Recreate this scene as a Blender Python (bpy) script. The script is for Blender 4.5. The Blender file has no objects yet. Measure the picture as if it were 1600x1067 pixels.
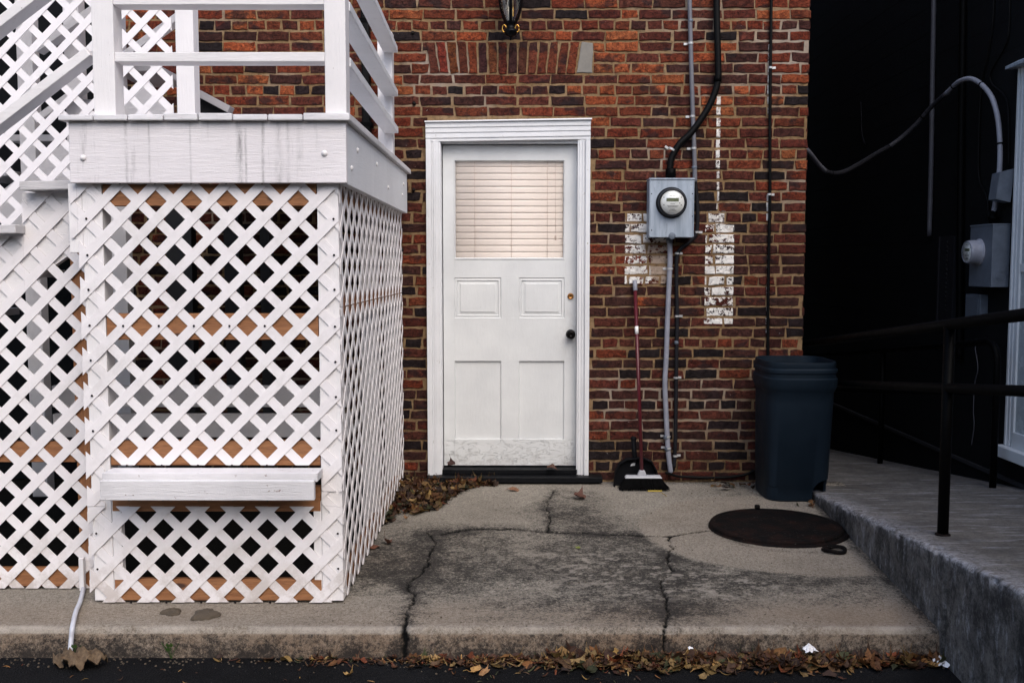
import bpy, bmesh, math, random
import numpy as np
from mathutils import Vector, Matrix, Euler
from math import sin, cos, pi, radians, sqrt, atan2
random.seed(7)
rng = np.random.RandomState(11)
scene = bpy.context.scene
COL = scene.collection

# ---------------------------------------------------------------- camera
F_PX = 1556.0; DW = 6.5; EYE = 1.42          # focal length in photo pixels, metres to the brick wall, eye height
cam_data = bpy.data.cameras.new('camera'); cam = bpy.data.objects.new('camera', cam_data); COL.objects.link(cam)
cam_data.sensor_width = 36; cam_data.lens = F_PX*36/1600
cam_data.clip_start = .05; cam_data.clip_end = 400
cam.location = (0, -DW, EYE)
cam.rotation_euler = (radians(90)-math.atan(118.5/F_PX), 0, math.atan(4/F_PX))
scene.camera = cam
RM = cam.rotation_euler.to_matrix()
def ray(px, py):
    return RM @ Vector(((px-800)/F_PX, -(py-533.5)/F_PX, -1))
def at(px, py, Y):                            # the point of the plane y = Y seen at a photo pixel
    d = ray(px, py); return cam.location + d*((Y+DW)/d.y)
def atx(px, py, X):
    d = ray(px, py); return cam.location + d*(X/d.x)
def atz(px, py, Z=0.0):
    d = ray(px, py); return cam.location + d*((Z-EYE)/d.z)

# ---------------------------------------------------------------- light
SUN_EL, SUN_AZ = radians(46), radians(160)    # azimuth measured clockwise from +Y: behind the camera, slightly to its right
world = bpy.data.worlds.new('World'); scene.world = world; world.use_nodes = True
wn = world.node_tree; wn.nodes.clear()
sky = wn.nodes.new('ShaderNodeTexSky'); sky.sky_type = 'NISHITA'; sky.sun_disc = False
sky.sun_elevation = SUN_EL; sky.sun_rotation = SUN_AZ; sky.dust_density = 2.5; sky.air_density = 1.0; sky.ozone_density = 1.0
bg = wn.nodes.new('ShaderNodeBackground'); bg.inputs['Strength'].default_value = .15
wo = wn.nodes.new('ShaderNodeOutputWorld')
wn.links.new(sky.outputs[0], bg.inputs[0]); wn.links.new(bg.outputs[0], wo.inputs[0])
sl = bpy.data.lights.new('sun', 'SUN'); sl.energy = .9; sl.angle = radians(50); sl.color = (1, .95, .89)
sun = bpy.data.objects.new('sun', sl); COL.objects.link(sun)
sd = Vector((sin(SUN_AZ)*cos(SUN_EL), cos(SUN_AZ)*cos(SUN_EL), sin(SUN_EL)))
sun.rotation_euler = sd.to_track_quat('Z', 'Y').to_euler(); sun.location = (2, -8, 9)
scene.view_settings.view_transform = 'Standard'; scene.view_settings.look = 'None'
scene.view_settings.gamma = 1; scene.view_settings.exposure = 0.80
scene.view_settings.use_curve_mapping = False

# ---------------------------------------------------------------- materials
class NT:
    def __init__(s, name):
        s.m = bpy.data.materials.new(name); s.m.use_nodes = True; s.t = s.m.node_tree; s.t.nodes.clear()
        s.out = s.t.nodes.new('ShaderNodeOutputMaterial'); s.b = s.t.nodes.new('ShaderNodeBsdfPrincipled')
        s.t.links.new(s.b.outputs[0], s.out.inputs[0])
        s.pos = s.t.nodes.new('ShaderNodeNewGeometry').outputs['Position']
    def put(s, v, sock):
        if isinstance(v, bpy.types.NodeSocket): s.t.links.new(v, sock)
        elif v is not None:
            if sock.type == 'RGBA' and hasattr(v, '__len__') and len(v) == 3: v = (*v, 1)
            sock.default_value = v
    def math(s, op, a, b=None, clamp=False):
        n = s.t.nodes.new('ShaderNodeMath'); n.operation = op; n.use_clamp = clamp
        s.put(a, n.inputs[0]); s.put(b, n.inputs[1]); return n.outputs[0]
    def scale(s, v, sc, off=(0, 0, 0)):
        n = s.t.nodes.new('ShaderNodeVectorMath'); n.operation = 'MULTIPLY_ADD'
        s.put(v, n.inputs[0]); n.inputs[1].default_value = sc; n.inputs[2].default_value = off; return n.outputs[0]
    def noise(s, sc, detail=4, rough=.55, v=None, stretch=None, off=(0, 0, 0), dist=0):
        n = s.t.nodes.new('ShaderNodeTexNoise'); n.inputs['Scale'].default_value = sc; n.inputs['Detail'].default_value = detail
        n.inputs['Roughness'].default_value = rough; n.inputs['Distortion'].default_value = dist
        v = s.pos if v is None else v
        if stretch or off != (0, 0, 0): v = s.scale(v, stretch or (1, 1, 1), off)
        s.put(v, n.inputs['Vector']); return n.outputs['Fac']
    def vor(s, sc, feature='F1', v=None, stretch=None):
        n = s.t.nodes.new('ShaderNodeTexVoronoi'); n.feature = feature; n.inputs['Scale'].default_value = sc
        v = s.pos if v is None else v
        if stretch: v = s.scale(v, stretch)
        s.put(v, n.inputs['Vector']); return n.outputs['Distance']
    def ramp(s, f, lo, hi, a=0.0, b=1.0):
        n = s.t.nodes.new('ShaderNodeMapRange'); n.inputs[1].default_value = lo; n.inputs[2].default_value = hi
        n.inputs[3].default_value = a; n.inputs[4].default_value = b; s.put(f, n.inputs[0]); return n.outputs[0]
    def mix(s, f, a, b, mode='MIX'):
        n = s.t.nodes.new('ShaderNodeMix'); n.data_type = 'RGBA'; n.blend_type = mode
        s.put(f, n.inputs[0]); s.put(a, n.inputs[6]); s.put(b, n.inputs[7]); return n.outputs[2]
    def attr(s, name):
        n = s.t.nodes.new('ShaderNodeAttribute'); n.attribute_name = name; return n
    def sep(s, v):
        n = s.t.nodes.new('ShaderNodeSeparateXYZ'); s.put(v, n.inputs[0]); return n.outputs
    def bump(s, h, dist=.002, strength=1, prev=None):
        n = s.t.nodes.new('ShaderNodeBump'); n.inputs['Distance'].default_value = dist; n.inputs['Strength'].default_value = strength
        s.put(h, n.inputs['Height'])
        if prev is not None: s.t.links.new(prev, n.inputs['Normal'])
        return n.outputs[0]
    def set(s, color=None, rough=None, metal=None, normal=None, **kw):
        s.put(color, s.b.inputs['Base Color']); s.put(rough, s.b.inputs['Roughness']); s.put(metal, s.b.inputs['Metallic'])
        if normal is not None: s.t.links.new(normal, s.b.inputs['Normal'])
        for k, v in kw.items(): s.put(v, s.b.inputs[k])
        return s.m

def plain(name, col, rough=.6, metal=0, var=.25, sc=18, bump=.0006, **kw):
    n = NT(name); f = n.noise(sc, 6, .65)
    c = n.mix(f, tuple(x*(1-var) for x in col), tuple(min(1, x*(1+var)) for x in col))
    g = n.noise(220, 3, .6)
    if max(col) < .08 and 'Specular IOR Level' not in kw: kw['Specular IOR Level'] = .12
    return n.set(c, n.ramp(f, .3, .7, rough-.08, min(1, rough+.08)), metal, n.bump(g, bump), **kw)

def painted(name, col, axis=0, grain=1.0, chips=.0, drips=0.0, dirt=.12, rough=.55, under=(.16, .09, .055)):
    """Paint over wood: grain along one axis, chips down to the wood, drips that ran down, grime."""
    n = NT(name)
    st = [11.0, 11.0, 11.0]; st[axis] = .9
    g = n.noise(9, 7, .62, stretch=tuple(st), dist=.3)
    g2 = n.noise(28, 4, .6, stretch=tuple(st), off=(3, 1, 7))
    big = n.noise(2.3, 5, .6)
    c = n.mix(n.ramp(big, .35, .7), col, tuple(x*(1-dirt) for x in col))
    crack = n.ramp(g2, .66, .72)
    c = n.mix(n.math('MULTIPLY', crack, .35*grain), c, tuple(x*.45 for x in col))
    if drips:
        d = n.noise(5.5, 4, .7, stretch=(2.6, 2.6, .22), off=(5, 5, 5)); d2 = n.noise(30, 4, .7, stretch=(2, 2, .5))
        d = n.math('MULTIPLY', n.ramp(d, .57, .72), n.ramp(d2, .35, .65))
        c = n.mix(n.math('MULTIPLY', d, drips*.5), c, (.12, .11, .11))
        if drips > 1:                          # the drip marks under the joints of the deck boards
            x, y, z = n.sep(n.pos); rg_ = n.noise(22, 6, .8, stretch=(1, 1, .35)); ln = n.noise(2.5, 3, .6, stretch=(4, 1, 1), off=(1, 5, 3))
            for px_, w_, k_ in ((200, .006, .5), (236, .004, .5), (300, .004, .35), (377, .010, .85), (386, .005, .6), (413, .006, .8), (438, .016, .55), (452, .008, .6), (470, .012, .55)):
                xw = at(px_, 240, -2.42).x; m_ = n.ramp(n.math('ABSOLUTE', n.math('SUBTRACT', x, xw)), 0, w_*1.6, 1, 0)
                m_ = n.math('MULTIPLY', n.math('MULTIPLY', m_, n.ramp(rg_, .38, .58)), n.ramp(ln, .35, .55, .35, 1)); c = n.mix(n.math('MULTIPLY', m_, k_), c, (.14, .13, .13))
    sp = n.ramp(n.noise(60, 5, .75, off=(9, 2, 2)), .68, .74)
    c = n.mix(n.math('MULTIPLY', sp, .35), c, (.30, .28, .26))
    if chips:
        k = n.math('MULTIPLY', n.ramp(n.noise(26, 6, .7, stretch=tuple(1 if i == axis else 2.2 for i in range(3))), .70-.10*chips, .715-.10*chips), n.ramp(n.noise(3, 3), .42, .58))
        c = n.mix(k, c, under)
    h = n.math('ADD', n.math('MULTIPLY', g, .8*grain), n.math('MULTIPLY', g2, .5*grain))
    return n.set(c, rough, 0, n.bump(n.noise(140, 3), .0004, prev=n.bump(h, .0022)))

WHITE = (.80, .77, .765)
M = {}
M['white_x'] = painted('white_paint_grain_across', WHITE, 0, 1, .2, .0)
M['white_fascia'] = painted('white_paint_streaked', (.78, .74, .75), 0, 1.2, .1, 1.3)
M['white_y'] = painted('white_paint_grain_deep', (.76, .77, .79), 1, .8, .15, .3)
M['white_z'] = painted('white_paint_grain_up', WHITE, 2, .9, .15, .0)
M['white_old'] = painted('old_white_paint', (.74, .72, .73), 0, 1.3, .6, .15, .25)
M['grey_board'] = painted('grey_primed_boards', (.42, .40, .41), 0, .8, .0, .0, .3)
M['shade_post'] = painted('posts_darkened_as_shade', (.022, .021, .023), 2, .8, .0, .0, .3)  # posts under the deck, coloured near black to paint their shade
M['tread'] = painted('weathered_white_tread', (.60, .58, .59), 0, 1.5, .2, .2, .3)
M['door'] = painted('door_paint', (.74, .755, .75), 2, .25, .0, .0, .08, .45)
def door_mat():
    n = NT('worn_door_paint'); x, y, z = n.sep(n.pos); big = n.noise(3, 5, .6); f = n.noise(70, 5, .7)
    c = n.mix(n.ramp(big, .35, .65), (.72, .735, .735), (.64, .655, .66))
    cr = n.noise(9, 7, .7, stretch=(.7, 1, 2.2), dist=1.2); ln = n.ramp(n.math('ABSOLUTE', n.math('SUBTRACT', cr, .5)), .0, .008, 1, 0)
    low = n.math('MAXIMUM', n.ramp(z, at(790, 680, .05).z, at(790, 690, .05).z), n.math('MULTIPLY', n.ramp(n.noise(2.2, 3, .5, off=(1, 0, 7)), .54, .66), .12))
    lm = n.math('MULTIPLY', ln, low); c = n.mix(n.math('MULTIPLY', lm, .32), c, (.40, .38, .35))
    k = at(892, 522, .05); dk = n.math('SQRT', n.math('ADD', n.math('POWER', n.math('SUBTRACT', x, k.x), 2.0), n.math('POWER', n.math('MULTIPLY', n.math('SUBTRACT', z, k.z), .5), 2.0)))
    c = n.mix(n.math('MULTIPLY', n.math('MULTIPLY', n.ramp(dk, .12, .0), n.ramp(n.noise(30, 5, .8), .4, .6)), .35), c, (.40, .38, .35))
    c = n.mix(n.math('MULTIPLY', n.ramp(n.noise(45, 6, .85, off=(3, 3, 1)), .62, .70), .5), c, (.38, .36, .33))
    c = n.mix(n.math('MULTIPLY', n.ramp(z, at(790, 700, .05).z, at(790, 730, .05).z), n.math('MULTIPLY', n.ramp(n.noise(14, 6, .8), .45, .6), .45)), c, (.30, .27, .24))
    h = n.math('ADD', n.math('MULTIPLY', lm, -.45), n.math('MULTIPLY', n.noise(60, 4, .6, stretch=(1, 1, .25)), .35))
    return n.set(c, .42, 0, n.bump(h, .0035))
M['door'] = door_mat()
M['casing'] = painted('casing_paint', (.78, .79, .81), 2, .9, .45, .0, .14, .5, (.3, .27, .22))
M['window_casing'] = painted('window_casing_paint', (.62, .66, .70), 2, .6, .15, .0, .15, .5)

def lattice_mat():
    n = NT('white_lattice_vinyl'); uv = n.t.nodes.new('ShaderNodeUVMap').outputs[0]
    g = n.noise(1, 5, .6, v=n.scale(uv, (9, 260, 1))); big = n.noise(1.7, 4)
    c = n.mix(n.ramp(big, .3, .7), (.84, .805, .805), (.77, .73, .735))
    z = n.sep(n.pos)[2]; c = n.mix(n.math('MULTIPLY', n.math('MULTIPLY', n.ramp(z, .35, .0), n.ramp(n.noise(7, 6, .8, off=(2, 2, 2)), .42, .6)), .55), c, (.34, .27, .21))
    c = n.mix(n.math('MULTIPLY', n.ramp(n.noise(4, 5, .75, off=(6, 1, 6)), .52, .66), .30), c, (.52, .49, .46))
    c = n.mix(n.math('MULTIPLY', n.ramp(n.noise(50, 5, .75), .68, .75), .3), c, (.4, .36, .34))
    return n.set(c, .5, 0, n.bump(g, .0012))
M['lattice'] = lattice_mat()

def wood(name, a, b, axis=0):
    n = NT(name); st = [9.0]*3; st[axis] = .7
    g = n.noise(7, 6, .6, stretch=tuple(st), dist=1.2); g2 = n.noise(40, 3, .6, stretch=tuple(st))
    c = n.mix(n.ramp(g, .35, .62), a, b)
    c = n.mix(n.math('MULTIPLY', n.ramp(g2, .55, .7), .5), c, tuple(x*.4 for x in a))
    kn = n.vor(2.3, stretch=tuple(1 if i == axis else 3 for i in range(3)))
    c = n.mix(n.ramp(kn, .10, .06), c, (.05, .02, .01))
    return n.set(c, .7, 0, n.bump(g2, .0015))
M['wood_x'] = wood('bare_framing_wood', (.21, .082, .030), (.32, .14, .055), 0)
M['wood_y'] = wood('bare_framing_wood_deep', (.21, .082, .030), (.32, .14, .055), 1)
M['wood_z'] = wood('bare_framing_wood_up', (.20, .075, .028), (.28, .12, .045), 2)

def brick_mat():
    n = NT('old_red_brick'); a = n.attr('tint').outputs['Color']
    x, y, z = n.sep(n.pos)
    big = n.noise(26, 6, .7); fine = n.noise(120, 5, .7); 
    c = n.mix(n.ramp(big, .44, .60), a, n.mix(1, a, (.50, .42, .46), 'MULTIPLY'))
    c = n.mix(n.math('MULTIPLY', n.ramp(n.noise(55, 5, .75, off=(3, 5, 5)), .50, .60), .6), c, n.mix(1, a, (1.55, 1.5, 1.4), 'MULTIPLY'))
    c = n.mix(n.math('MULTIPLY', n.ramp(n.noise(75, 4, .8, off=(7, 5, 1)), .54, .62), .65), c, (.020, .011, .010))
    c = n.mix(n.math('MULTIPLY', n.ramp(n.noise(7.5, 3, .5, stretch=(1, 1, 1.6), off=(1, 1, 8)), .56, .64), .75), c, (.022, .014, .015))
    splash_and_shade = n.math('MULTIPLY', n.ramp(z, .5, .0), n.ramp(n.noise(6, 6, .75, off=(4, 0, 2)), .42, .60))  # splash stain by the ground, which also paints the shade there
    c = n.mix(n.math('MULTIPLY', splash_and_shade, .6), c, (.016, .011, .010))
    # dry cracks in the clay
    cr = n.noise(17, 7, .72, stretch=(1, 1, 1.9), off=(2, 3, 1), dist=1.6)
    crk = n.ramp(n.math('ABSOLUTE', n.math('SUBTRACT', cr, .5)), .0, .012, 1, 0)
    c = n.mix(n.math('MULTIPLY', crk, .8), c, (.014, .014, .013))
    # spatters of white paint and lime
    sp = n.ramp(n.noise(30, 4, .85, off=(1, 8, 4)), .70, .715)
    c = n.mix(n.math('MULTIPLY', sp, .8), c, (.62, .58, .56))
    # left-over white paint, brick by brick, worn through
    w = n.noise(46, 5, .75, off=(4, 4, 4)); w2 = n.noise(9, 4, .6, off=(7, 1, 3))
    wear = n.math('ADD', n.math('MULTIPLY', w, .55), n.math('MULTIPLY', w2, .45))
    keep = n.ramp(wear, .520, .535, 1, 0)
    pa = None; wob = n.math('MULTIPLY', n.math('SUBTRACT', n.noise(35, 4, .7, off=(6, 2, 2)), .5), .012)
    for x0, x1, y0, y1, k in ((976, 1044, 334, 443, 1), (1100, 1147, 352, 506, 1), (1104, 1134, 330, 352, .8), (1118, 1126, 148, 262, .95), (1119, 1124, 262, 330, .75), (1198, 1202, 70, 178, .8), (1197, 1201, 305, 345, .8), (1196, 1200, 395, 520, .8)):
        a0, b0 = at(x0, y1, 0), at(x1, y0, 0); xc, hx, zc, hz = (a0.x+b0.x)/2, (b0.x-a0.x)/2, (a0.z+b0.z)/2, (b0.z-a0.z)/2
        dx_ = n.math('SUBTRACT', n.math('ABSOLUTE', n.math('SUBTRACT', x, xc)), hx); dz_ = n.math('SUBTRACT', n.math('ABSOLUTE', n.math('SUBTRACT', z, zc)), hz)
        e_ = n.math('ADD', n.math('MAXIMUM', dx_, dz_), wob); v_ = n.math('MULTIPLY', n.ramp(e_, .001, -.001), k)
        pa = v_ if pa is None else n.math('MAXIMUM', pa, v_)
    pa = n.math('MULTIPLY', pa, n.math('LESS_THAN', y, .02))
    stain = n.ramp(n.noise(14, 5, .7, off=(2, 9, 9)), .56, .70)
    cem = n.math('MULTIPLY', n.ramp(n.math('ADD', n.math('ADD', x, n.math('MULTIPLY', z, .25)), n.math('MULTIPLY', wob, 3)), at(1008, 400, 0).x+.25*at(1008, 400, 0).z, at(1012, 400, 0).x+.25*at(1008, 400, 0).z), n.ramp(x, at(1060, 400, 0).x, at(1055, 400, 0).x))
    cem = n.math('MULTIPLY', cem, n.ramp(z, at(1020, 374, 0).z, at(1020, 380, 0).z))
    pc = n.mix(n.math('MAXIMUM', n.math('MULTIPLY', stain, .6), n.math('MULTIPLY', cem, .85)), (.92, .89, .85), (.36, .25, .17))
    c = n.mix(n.math('MULTIPLY', pa, keep), c, pc)
    h = n.math('ADD', n.math('MULTIPLY', big, .6), n.math('MULTIPLY', fine, .35))
    h = n.math('SUBTRACT', h, n.math('MULTIPLY', crk, .5))
    return n.set(c, n.ramp(big, .3, .7, .72, .92), 0, n.bump(h, .012), **{'Specular IOR Level': .15})
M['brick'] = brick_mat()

def mortar_mat():
    n = NT('sandy_lime_mortar'); a = n.noise(5, 5, .6); f = n.noise(160, 4, .8); g = n.noise(30, 5, .7)
    c = n.mix(n.ramp(a, .35, .65), (.205, .128, .062), (.28, .188, .105))
    c = n.mix(n.math('MULTIPLY', n.ramp(g, .48, .62), .65), c, (.085, .052, .030))
    z = n.sep(n.pos)[2]; c = n.mix(n.math('MULTIPLY', n.math('MULTIPLY', n.ramp(z, .6, .0), n.ramp(n.noise(6, 6, .75, off=(4, 0, 2)), .42, .6)), .7), c, (.03, .022, .016))  # foot of the wall: same stain and painted shade as the bricks
    c = n.mix(n.math('MULTIPLY', n.ramp(n.noise(1.3, 4, .6, off=(3, 3, 6)), .52, .66), .5), c, (.40, .36, .33))
    h = n.math('ADD', n.math('MULTIPLY', f, .4), g)
    return n.set(c, .95, 0, n.bump(h, .006), **{'Specular IOR Level': .15})
M['mortar'] = mortar_mat()

def concrete(name, a, b, slab=False):
    n = NT(name); big = n.noise(1.6, 6, .62); mid = n.noise(11, 6, .7); fine = n.noise(190, 4, .8); v = n.vor(95)
    c = n.mix(n.ramp(big, .3, .7), a, b)
    c = n.mix(n.math('MULTIPLY', n.ramp(mid, .45, .75), .45), c, tuple(x*.55 for x in a))
    c = n.mix(n.math('MULTIPLY', n.ramp(fine, .50, .62), .7), c, tuple(x*.28 for x in a))
    c = n.mix(n.math('MULTIPLY', n.ramp(n.noise(58, 8, .92, off=(2, 7, 1)), .495, .55), .66), c, tuple(x*.22 for x in a))
    c = n.mix(n.math('MULTIPLY', n.ramp(n.noise(260, 2, .6, off=(5, 5, 5)), .66, .72), .55), c, tuple(min(1, x*2.1) for x in b))
    if slab:
        d = n.attr('dirt').outputs['Fac']; pale = n.attr('pale').outputs['Fac']; k = n.attr('crack').outputs['Fac']
        brn = n.attr('brown').outputs['Fac']
        g1 = n.noise(60, 8, .92); g2 = n.noise(11, 8, .8, off=(5, 2, 2))
        mott = n.math('ADD', n.math('MULTIPLY', d, .95), n.math('ADD', n.math('MULTIPLY', n.math('SUBTRACT', g1, .5), 6.5), n.math('MULTIPLY', n.math('SUBTRACT', g2, .5), 3.2)))
        mott = n.math('MULTIPLY', mott, n.ramp(d, .02, .18))
        c = n.mix(n.math('MULTIPLY', brn, .70), c, (.185, .115, .068))
        c = n.mix(n.ramp(mott, .10, 1.05, 0, .92), c, (.017, .016, .016))
        c = n.mix(n.math('MULTIPLY', pale, n.ramp(fine, .3, .6, 1, .6)), c, (.40, .36, .31))
        c = n.mix(k, c, (.004, .004, .004))
    h = n.math('ADD', n.math('MULTIPLY', fine, .5), n.math('MULTIPLY', mid, .8))
    return n.set(c, .95, 0, n.bump(h, .004), **{'Specular IOR Level': .08})
M['slab'] = concrete('worn_concrete_slab', (.26, .232, .195), (.39, .355, .30), True)

def ramp_mat():
    n = NT('grey_ramp_concrete'); big = n.noise(2.2, 6, .65); mid = n.noise(9, 7, .75, stretch=(1, .5, 1)); fine = n.noise(150, 4, .8)
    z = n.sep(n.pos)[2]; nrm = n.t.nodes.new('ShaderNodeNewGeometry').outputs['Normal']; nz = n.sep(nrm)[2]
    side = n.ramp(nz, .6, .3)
    c = n.mix(n.ramp(big, .3, .7), (.098, .091, .085), (.18, .168, .158))
    c = n.mix(n.math('MULTIPLY', n.ramp(mid, .45, .7), .6), c, (.045, .047, .052))
    sc = n.noise(7, 6, .75, stretch=(.5, 2.6, 1), off=(4, 4, 4))
    c = n.mix(n.math('MULTIPLY', n.ramp(sc, .53, .63), .55), c, (.36, .365, .39))
    e = n.attr('edge').outputs['Fac']
    ew = n.math('MULTIPLY', e, n.ramp(n.noise(22, 8, .9), .44, .56))
    c = n.mix(n.math('MULTIPLY', ew, .8), c, (.40, .40, .43))
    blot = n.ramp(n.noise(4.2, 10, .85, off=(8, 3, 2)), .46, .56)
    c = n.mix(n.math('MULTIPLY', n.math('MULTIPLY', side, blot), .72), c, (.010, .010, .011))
    c = n.mix(n.math('MULTIPLY', n.ramp(n.noise(50, 8, .92, off=(1, 1, 6)), .50, .60), .65), c, (.018, .018, .021))
    h = n.math('ADD', n.math('MULTIPLY', fine, .6), mid)
    return n.set(c, .92, 0, n.bump(h, .005), **{'Specular IOR Level': .1})
M['ramp'] = ramp_mat()

def asphalt_mat():
    n = NT('black_asphalt'); v = n.vor(120); f = n.noise(90, 4, .8)
    c = n.mix(n.ramp(n.noise(3, 5), .3, .7), (.005, .005, .0055), (.011, .011, .012))
    c = n.mix(n.ramp(n.noise(180, 2, .5, off=(3, 3, 3)), .73, .76, 0, .5), c, (.25, .25, .25))
    return n.set(c, .85, 0, n.bump(v, .006, prev=n.bump(f, .004)), **{'Specular IOR Level': .08})
M['asphalt'] = asphalt_mat()
M['dirt'] = plain('bare_earth', (.05, .04, .03), .95)
def rust_mat():
    n = NT('rusty_cast_iron'); a = n.noise(9, 6, .7); f = n.noise(70, 4, .7)
    c = n.mix(n.ramp(a, .46, .7), (.0055, .005, .005), (.018, .009, .007))
    c = n.mix(n.ramp(n.noise(90, 2, .5), .70, .74, 0, .4), c, (.2, .18, .16))
    return n.set(c, .8, 0, n.bump(n.math('ADD', a, f), .004), **{'Specular IOR Level': .07})
M['rust'] = rust_mat()
M['dark_wall'] = None
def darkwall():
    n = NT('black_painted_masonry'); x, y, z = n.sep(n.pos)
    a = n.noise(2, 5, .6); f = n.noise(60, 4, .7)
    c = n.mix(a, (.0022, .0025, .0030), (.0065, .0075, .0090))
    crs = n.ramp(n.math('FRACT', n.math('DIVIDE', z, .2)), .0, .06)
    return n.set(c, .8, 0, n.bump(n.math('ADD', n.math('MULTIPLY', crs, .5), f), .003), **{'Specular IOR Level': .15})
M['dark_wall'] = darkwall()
def galv():
    n = NT('weathered_galvanised_steel'); d = n.noise(5, 6, .7, stretch=(5, 5, .5)); a = n.noise(12, 5)
    c = n.mix(n.ramp(d, .35, .65), (.24, .29, .35), (.40, .46, .54))
    c = n.mix(n.math('MULTIPLY', n.ramp(n.noise(40, 6, .8, stretch=(1, 1, .4)), .58, .7), .6), c, (.10, .11, .13))
    return n.set(c, .5, .1, n.bump(a, .0008))
M['galv'] = galv()
M['galv_dark'] = plain('dull_galvanised_steel', (.135, .16, .20), .55, .3, .4, 20)
M['pvc'] = plain('grey_pvc_pipe', (.13, .13, .15), .55, 0, .3, 14)
M['cable_dark'] = plain('dark_grey_cable', (.014, .014, .017), .5, 0, .3, 14)
M['porch_shade'] = plain('porch_shade_black', (.010, .008, .006), .95, 0, .5, 12, .01)  # near black, stands for the shade below the deck
M['pvc_light'] = plain('pale_grey_conduit', (.25, .26, .31), .5, 0, .35, 14)
M['black'] = plain('black_rubber_cable', (.0028, .0028, .003), .5, 0, .3)
M['rail_black'] = plain('black_painted_rail', (.0015, .0015, .0017), .5, 0, .3, bump=.0003, **{'Specular IOR Level': .05})
M['dim_pipe'] = plain('dim_grey_pipe', (.07, .07, .085), .6, 0, .4, 10)
M['pvc_dim'] = plain('half_shaded_cable', (.035, .035, .042), .6, 0, .4, 10)
M['clip'] = plain('zinc_clip', (.6, .6, .6), .4, .5)
M['glassy'] = None
def glass(name, tint=(1, 1, 1), fac=.9, base=.045):
    n = NT(name); n.t.nodes.remove(n.b)
    t = n.t.nodes.new('ShaderNodeBsdfTransparent'); t.inputs[0].default_value = (*tint, 1)
    g = n.t.nodes.new('ShaderNodeBsdfGlossy'); g.inputs['Roughness'].default_value = .02
    fr = n.t.nodes.new('ShaderNodeLayerWeight'); fr.inputs[0].default_value = .5
    f5 = n.math('POWER', fr.outputs['Facing'], 4.0)
    mx = n.t.nodes.new('ShaderNodeMixShader'); n.t.links.new(n.ramp(f5, 0, 1, base, fac), mx.inputs[0])
    n.t.links.new(t.outputs[0], mx.inputs[1]); n.t.links.new(g.outputs[0], mx.inputs[2]); n.t.links.new(mx.outputs[0], n.out.inputs[0])
    return n.m
M['glass'] = glass('window_glass', (1, 1, 1), .9, .085)
M['lamp_glass'] = glass('smoky_lantern_glass', (.62, .62, .58), .9, .16)
M['blind'] = plain('cream_blind_slats', (.94, .84, .76), .6, 0, .04)
M['cord'] = plain('blind_cord', (.62, .50, .43), .8)
M['void'] = plain('dark_interior', (.012, .012, .013), .9)
M['sill'] = plain('black_painted_sill', (.0055, .006, .0075), .5, 0, .4)
M['brass'] = plain('aged_brass', (.42, .20, .06), .35, .8, .4)
M['bright_brass'] = plain('polished_brass', (.55, .30, .07), .25, 1)
M['bronze'] = plain('dark_bronze', (.008, .007, .007), .3, .5)
M['lantern_metal'] = plain('lantern_black_metal', (.005, .005, .006), .3, .4)
M['meter_face'] = plain('meter_face', (.74, .76, .74), .5)
M['meter_ring'] = plain('meter_ring', (.03, .03, .033), .35, .6)
M['lcd'] = plain('green_grey_lcd', (.12, .14, .08), .3)
M['ink'] = plain('black_ink', (.02, .02, .02), .7)
M['bin'] = plain('navy_plastic', (.0065, .0125, .0205), .5, 0, .25, 8)
M['bin_dark'] = plain('dark_plastic', (.002, .003, .004), .5)
M['broom_red'] = plain('red_broom_paint', (.085, .008, .014), .35)
M['broom_grey'] = plain('pale_grey_plastic', (.42, .43, .46), .5)
M['bristle'] = plain('black_bristles', (.0018, .0018, .002), .8)
M['bristle_yellow'] = plain('yellow_bristle_tip', (.45, .33, .06), .7)
M['pan'] = plain('charcoal_plastic', (.0045, .005, .0065), .55)
M['white_tag'] = plain('white_sticker', (.75, .75, .75), .5)
M['soffit'] = plain('patch_cement', (.22, .205, .18), .95, 0, .3, 20, .003)
M['hose'] = plain('white_plastic_tube', (.52, .53, .58), .4)
M['paper'] = plain('torn_white_paper', (.78, .77, .78), .8)
M['weed'] = plain('weed_green', (.05, .10, .02), .6)
M['lump'] = plain('spilled_mortar_lump', (.085, .065, .045), .95, 0, .5, 40, .006)
M['screw'] = plain('dark_screw_heads', (.012, .010, .010), .5, .3)
def leaf_mat():
    n = NT('fallen_leaf'); a = n.attr('tint').outputs['Color']; f = n.noise(70, 5, .7)
    c = n.mix(n.ramp(f, .4, .7), a, n.mix(1, a, (.45, .40, .40), 'MULTIPLY'))
    return n.set(c, .7, 0, n.bump(n.noise(120, 3), .001), **{'Specular IOR Level': .3})
M['leaf'] = leaf_mat()

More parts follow.
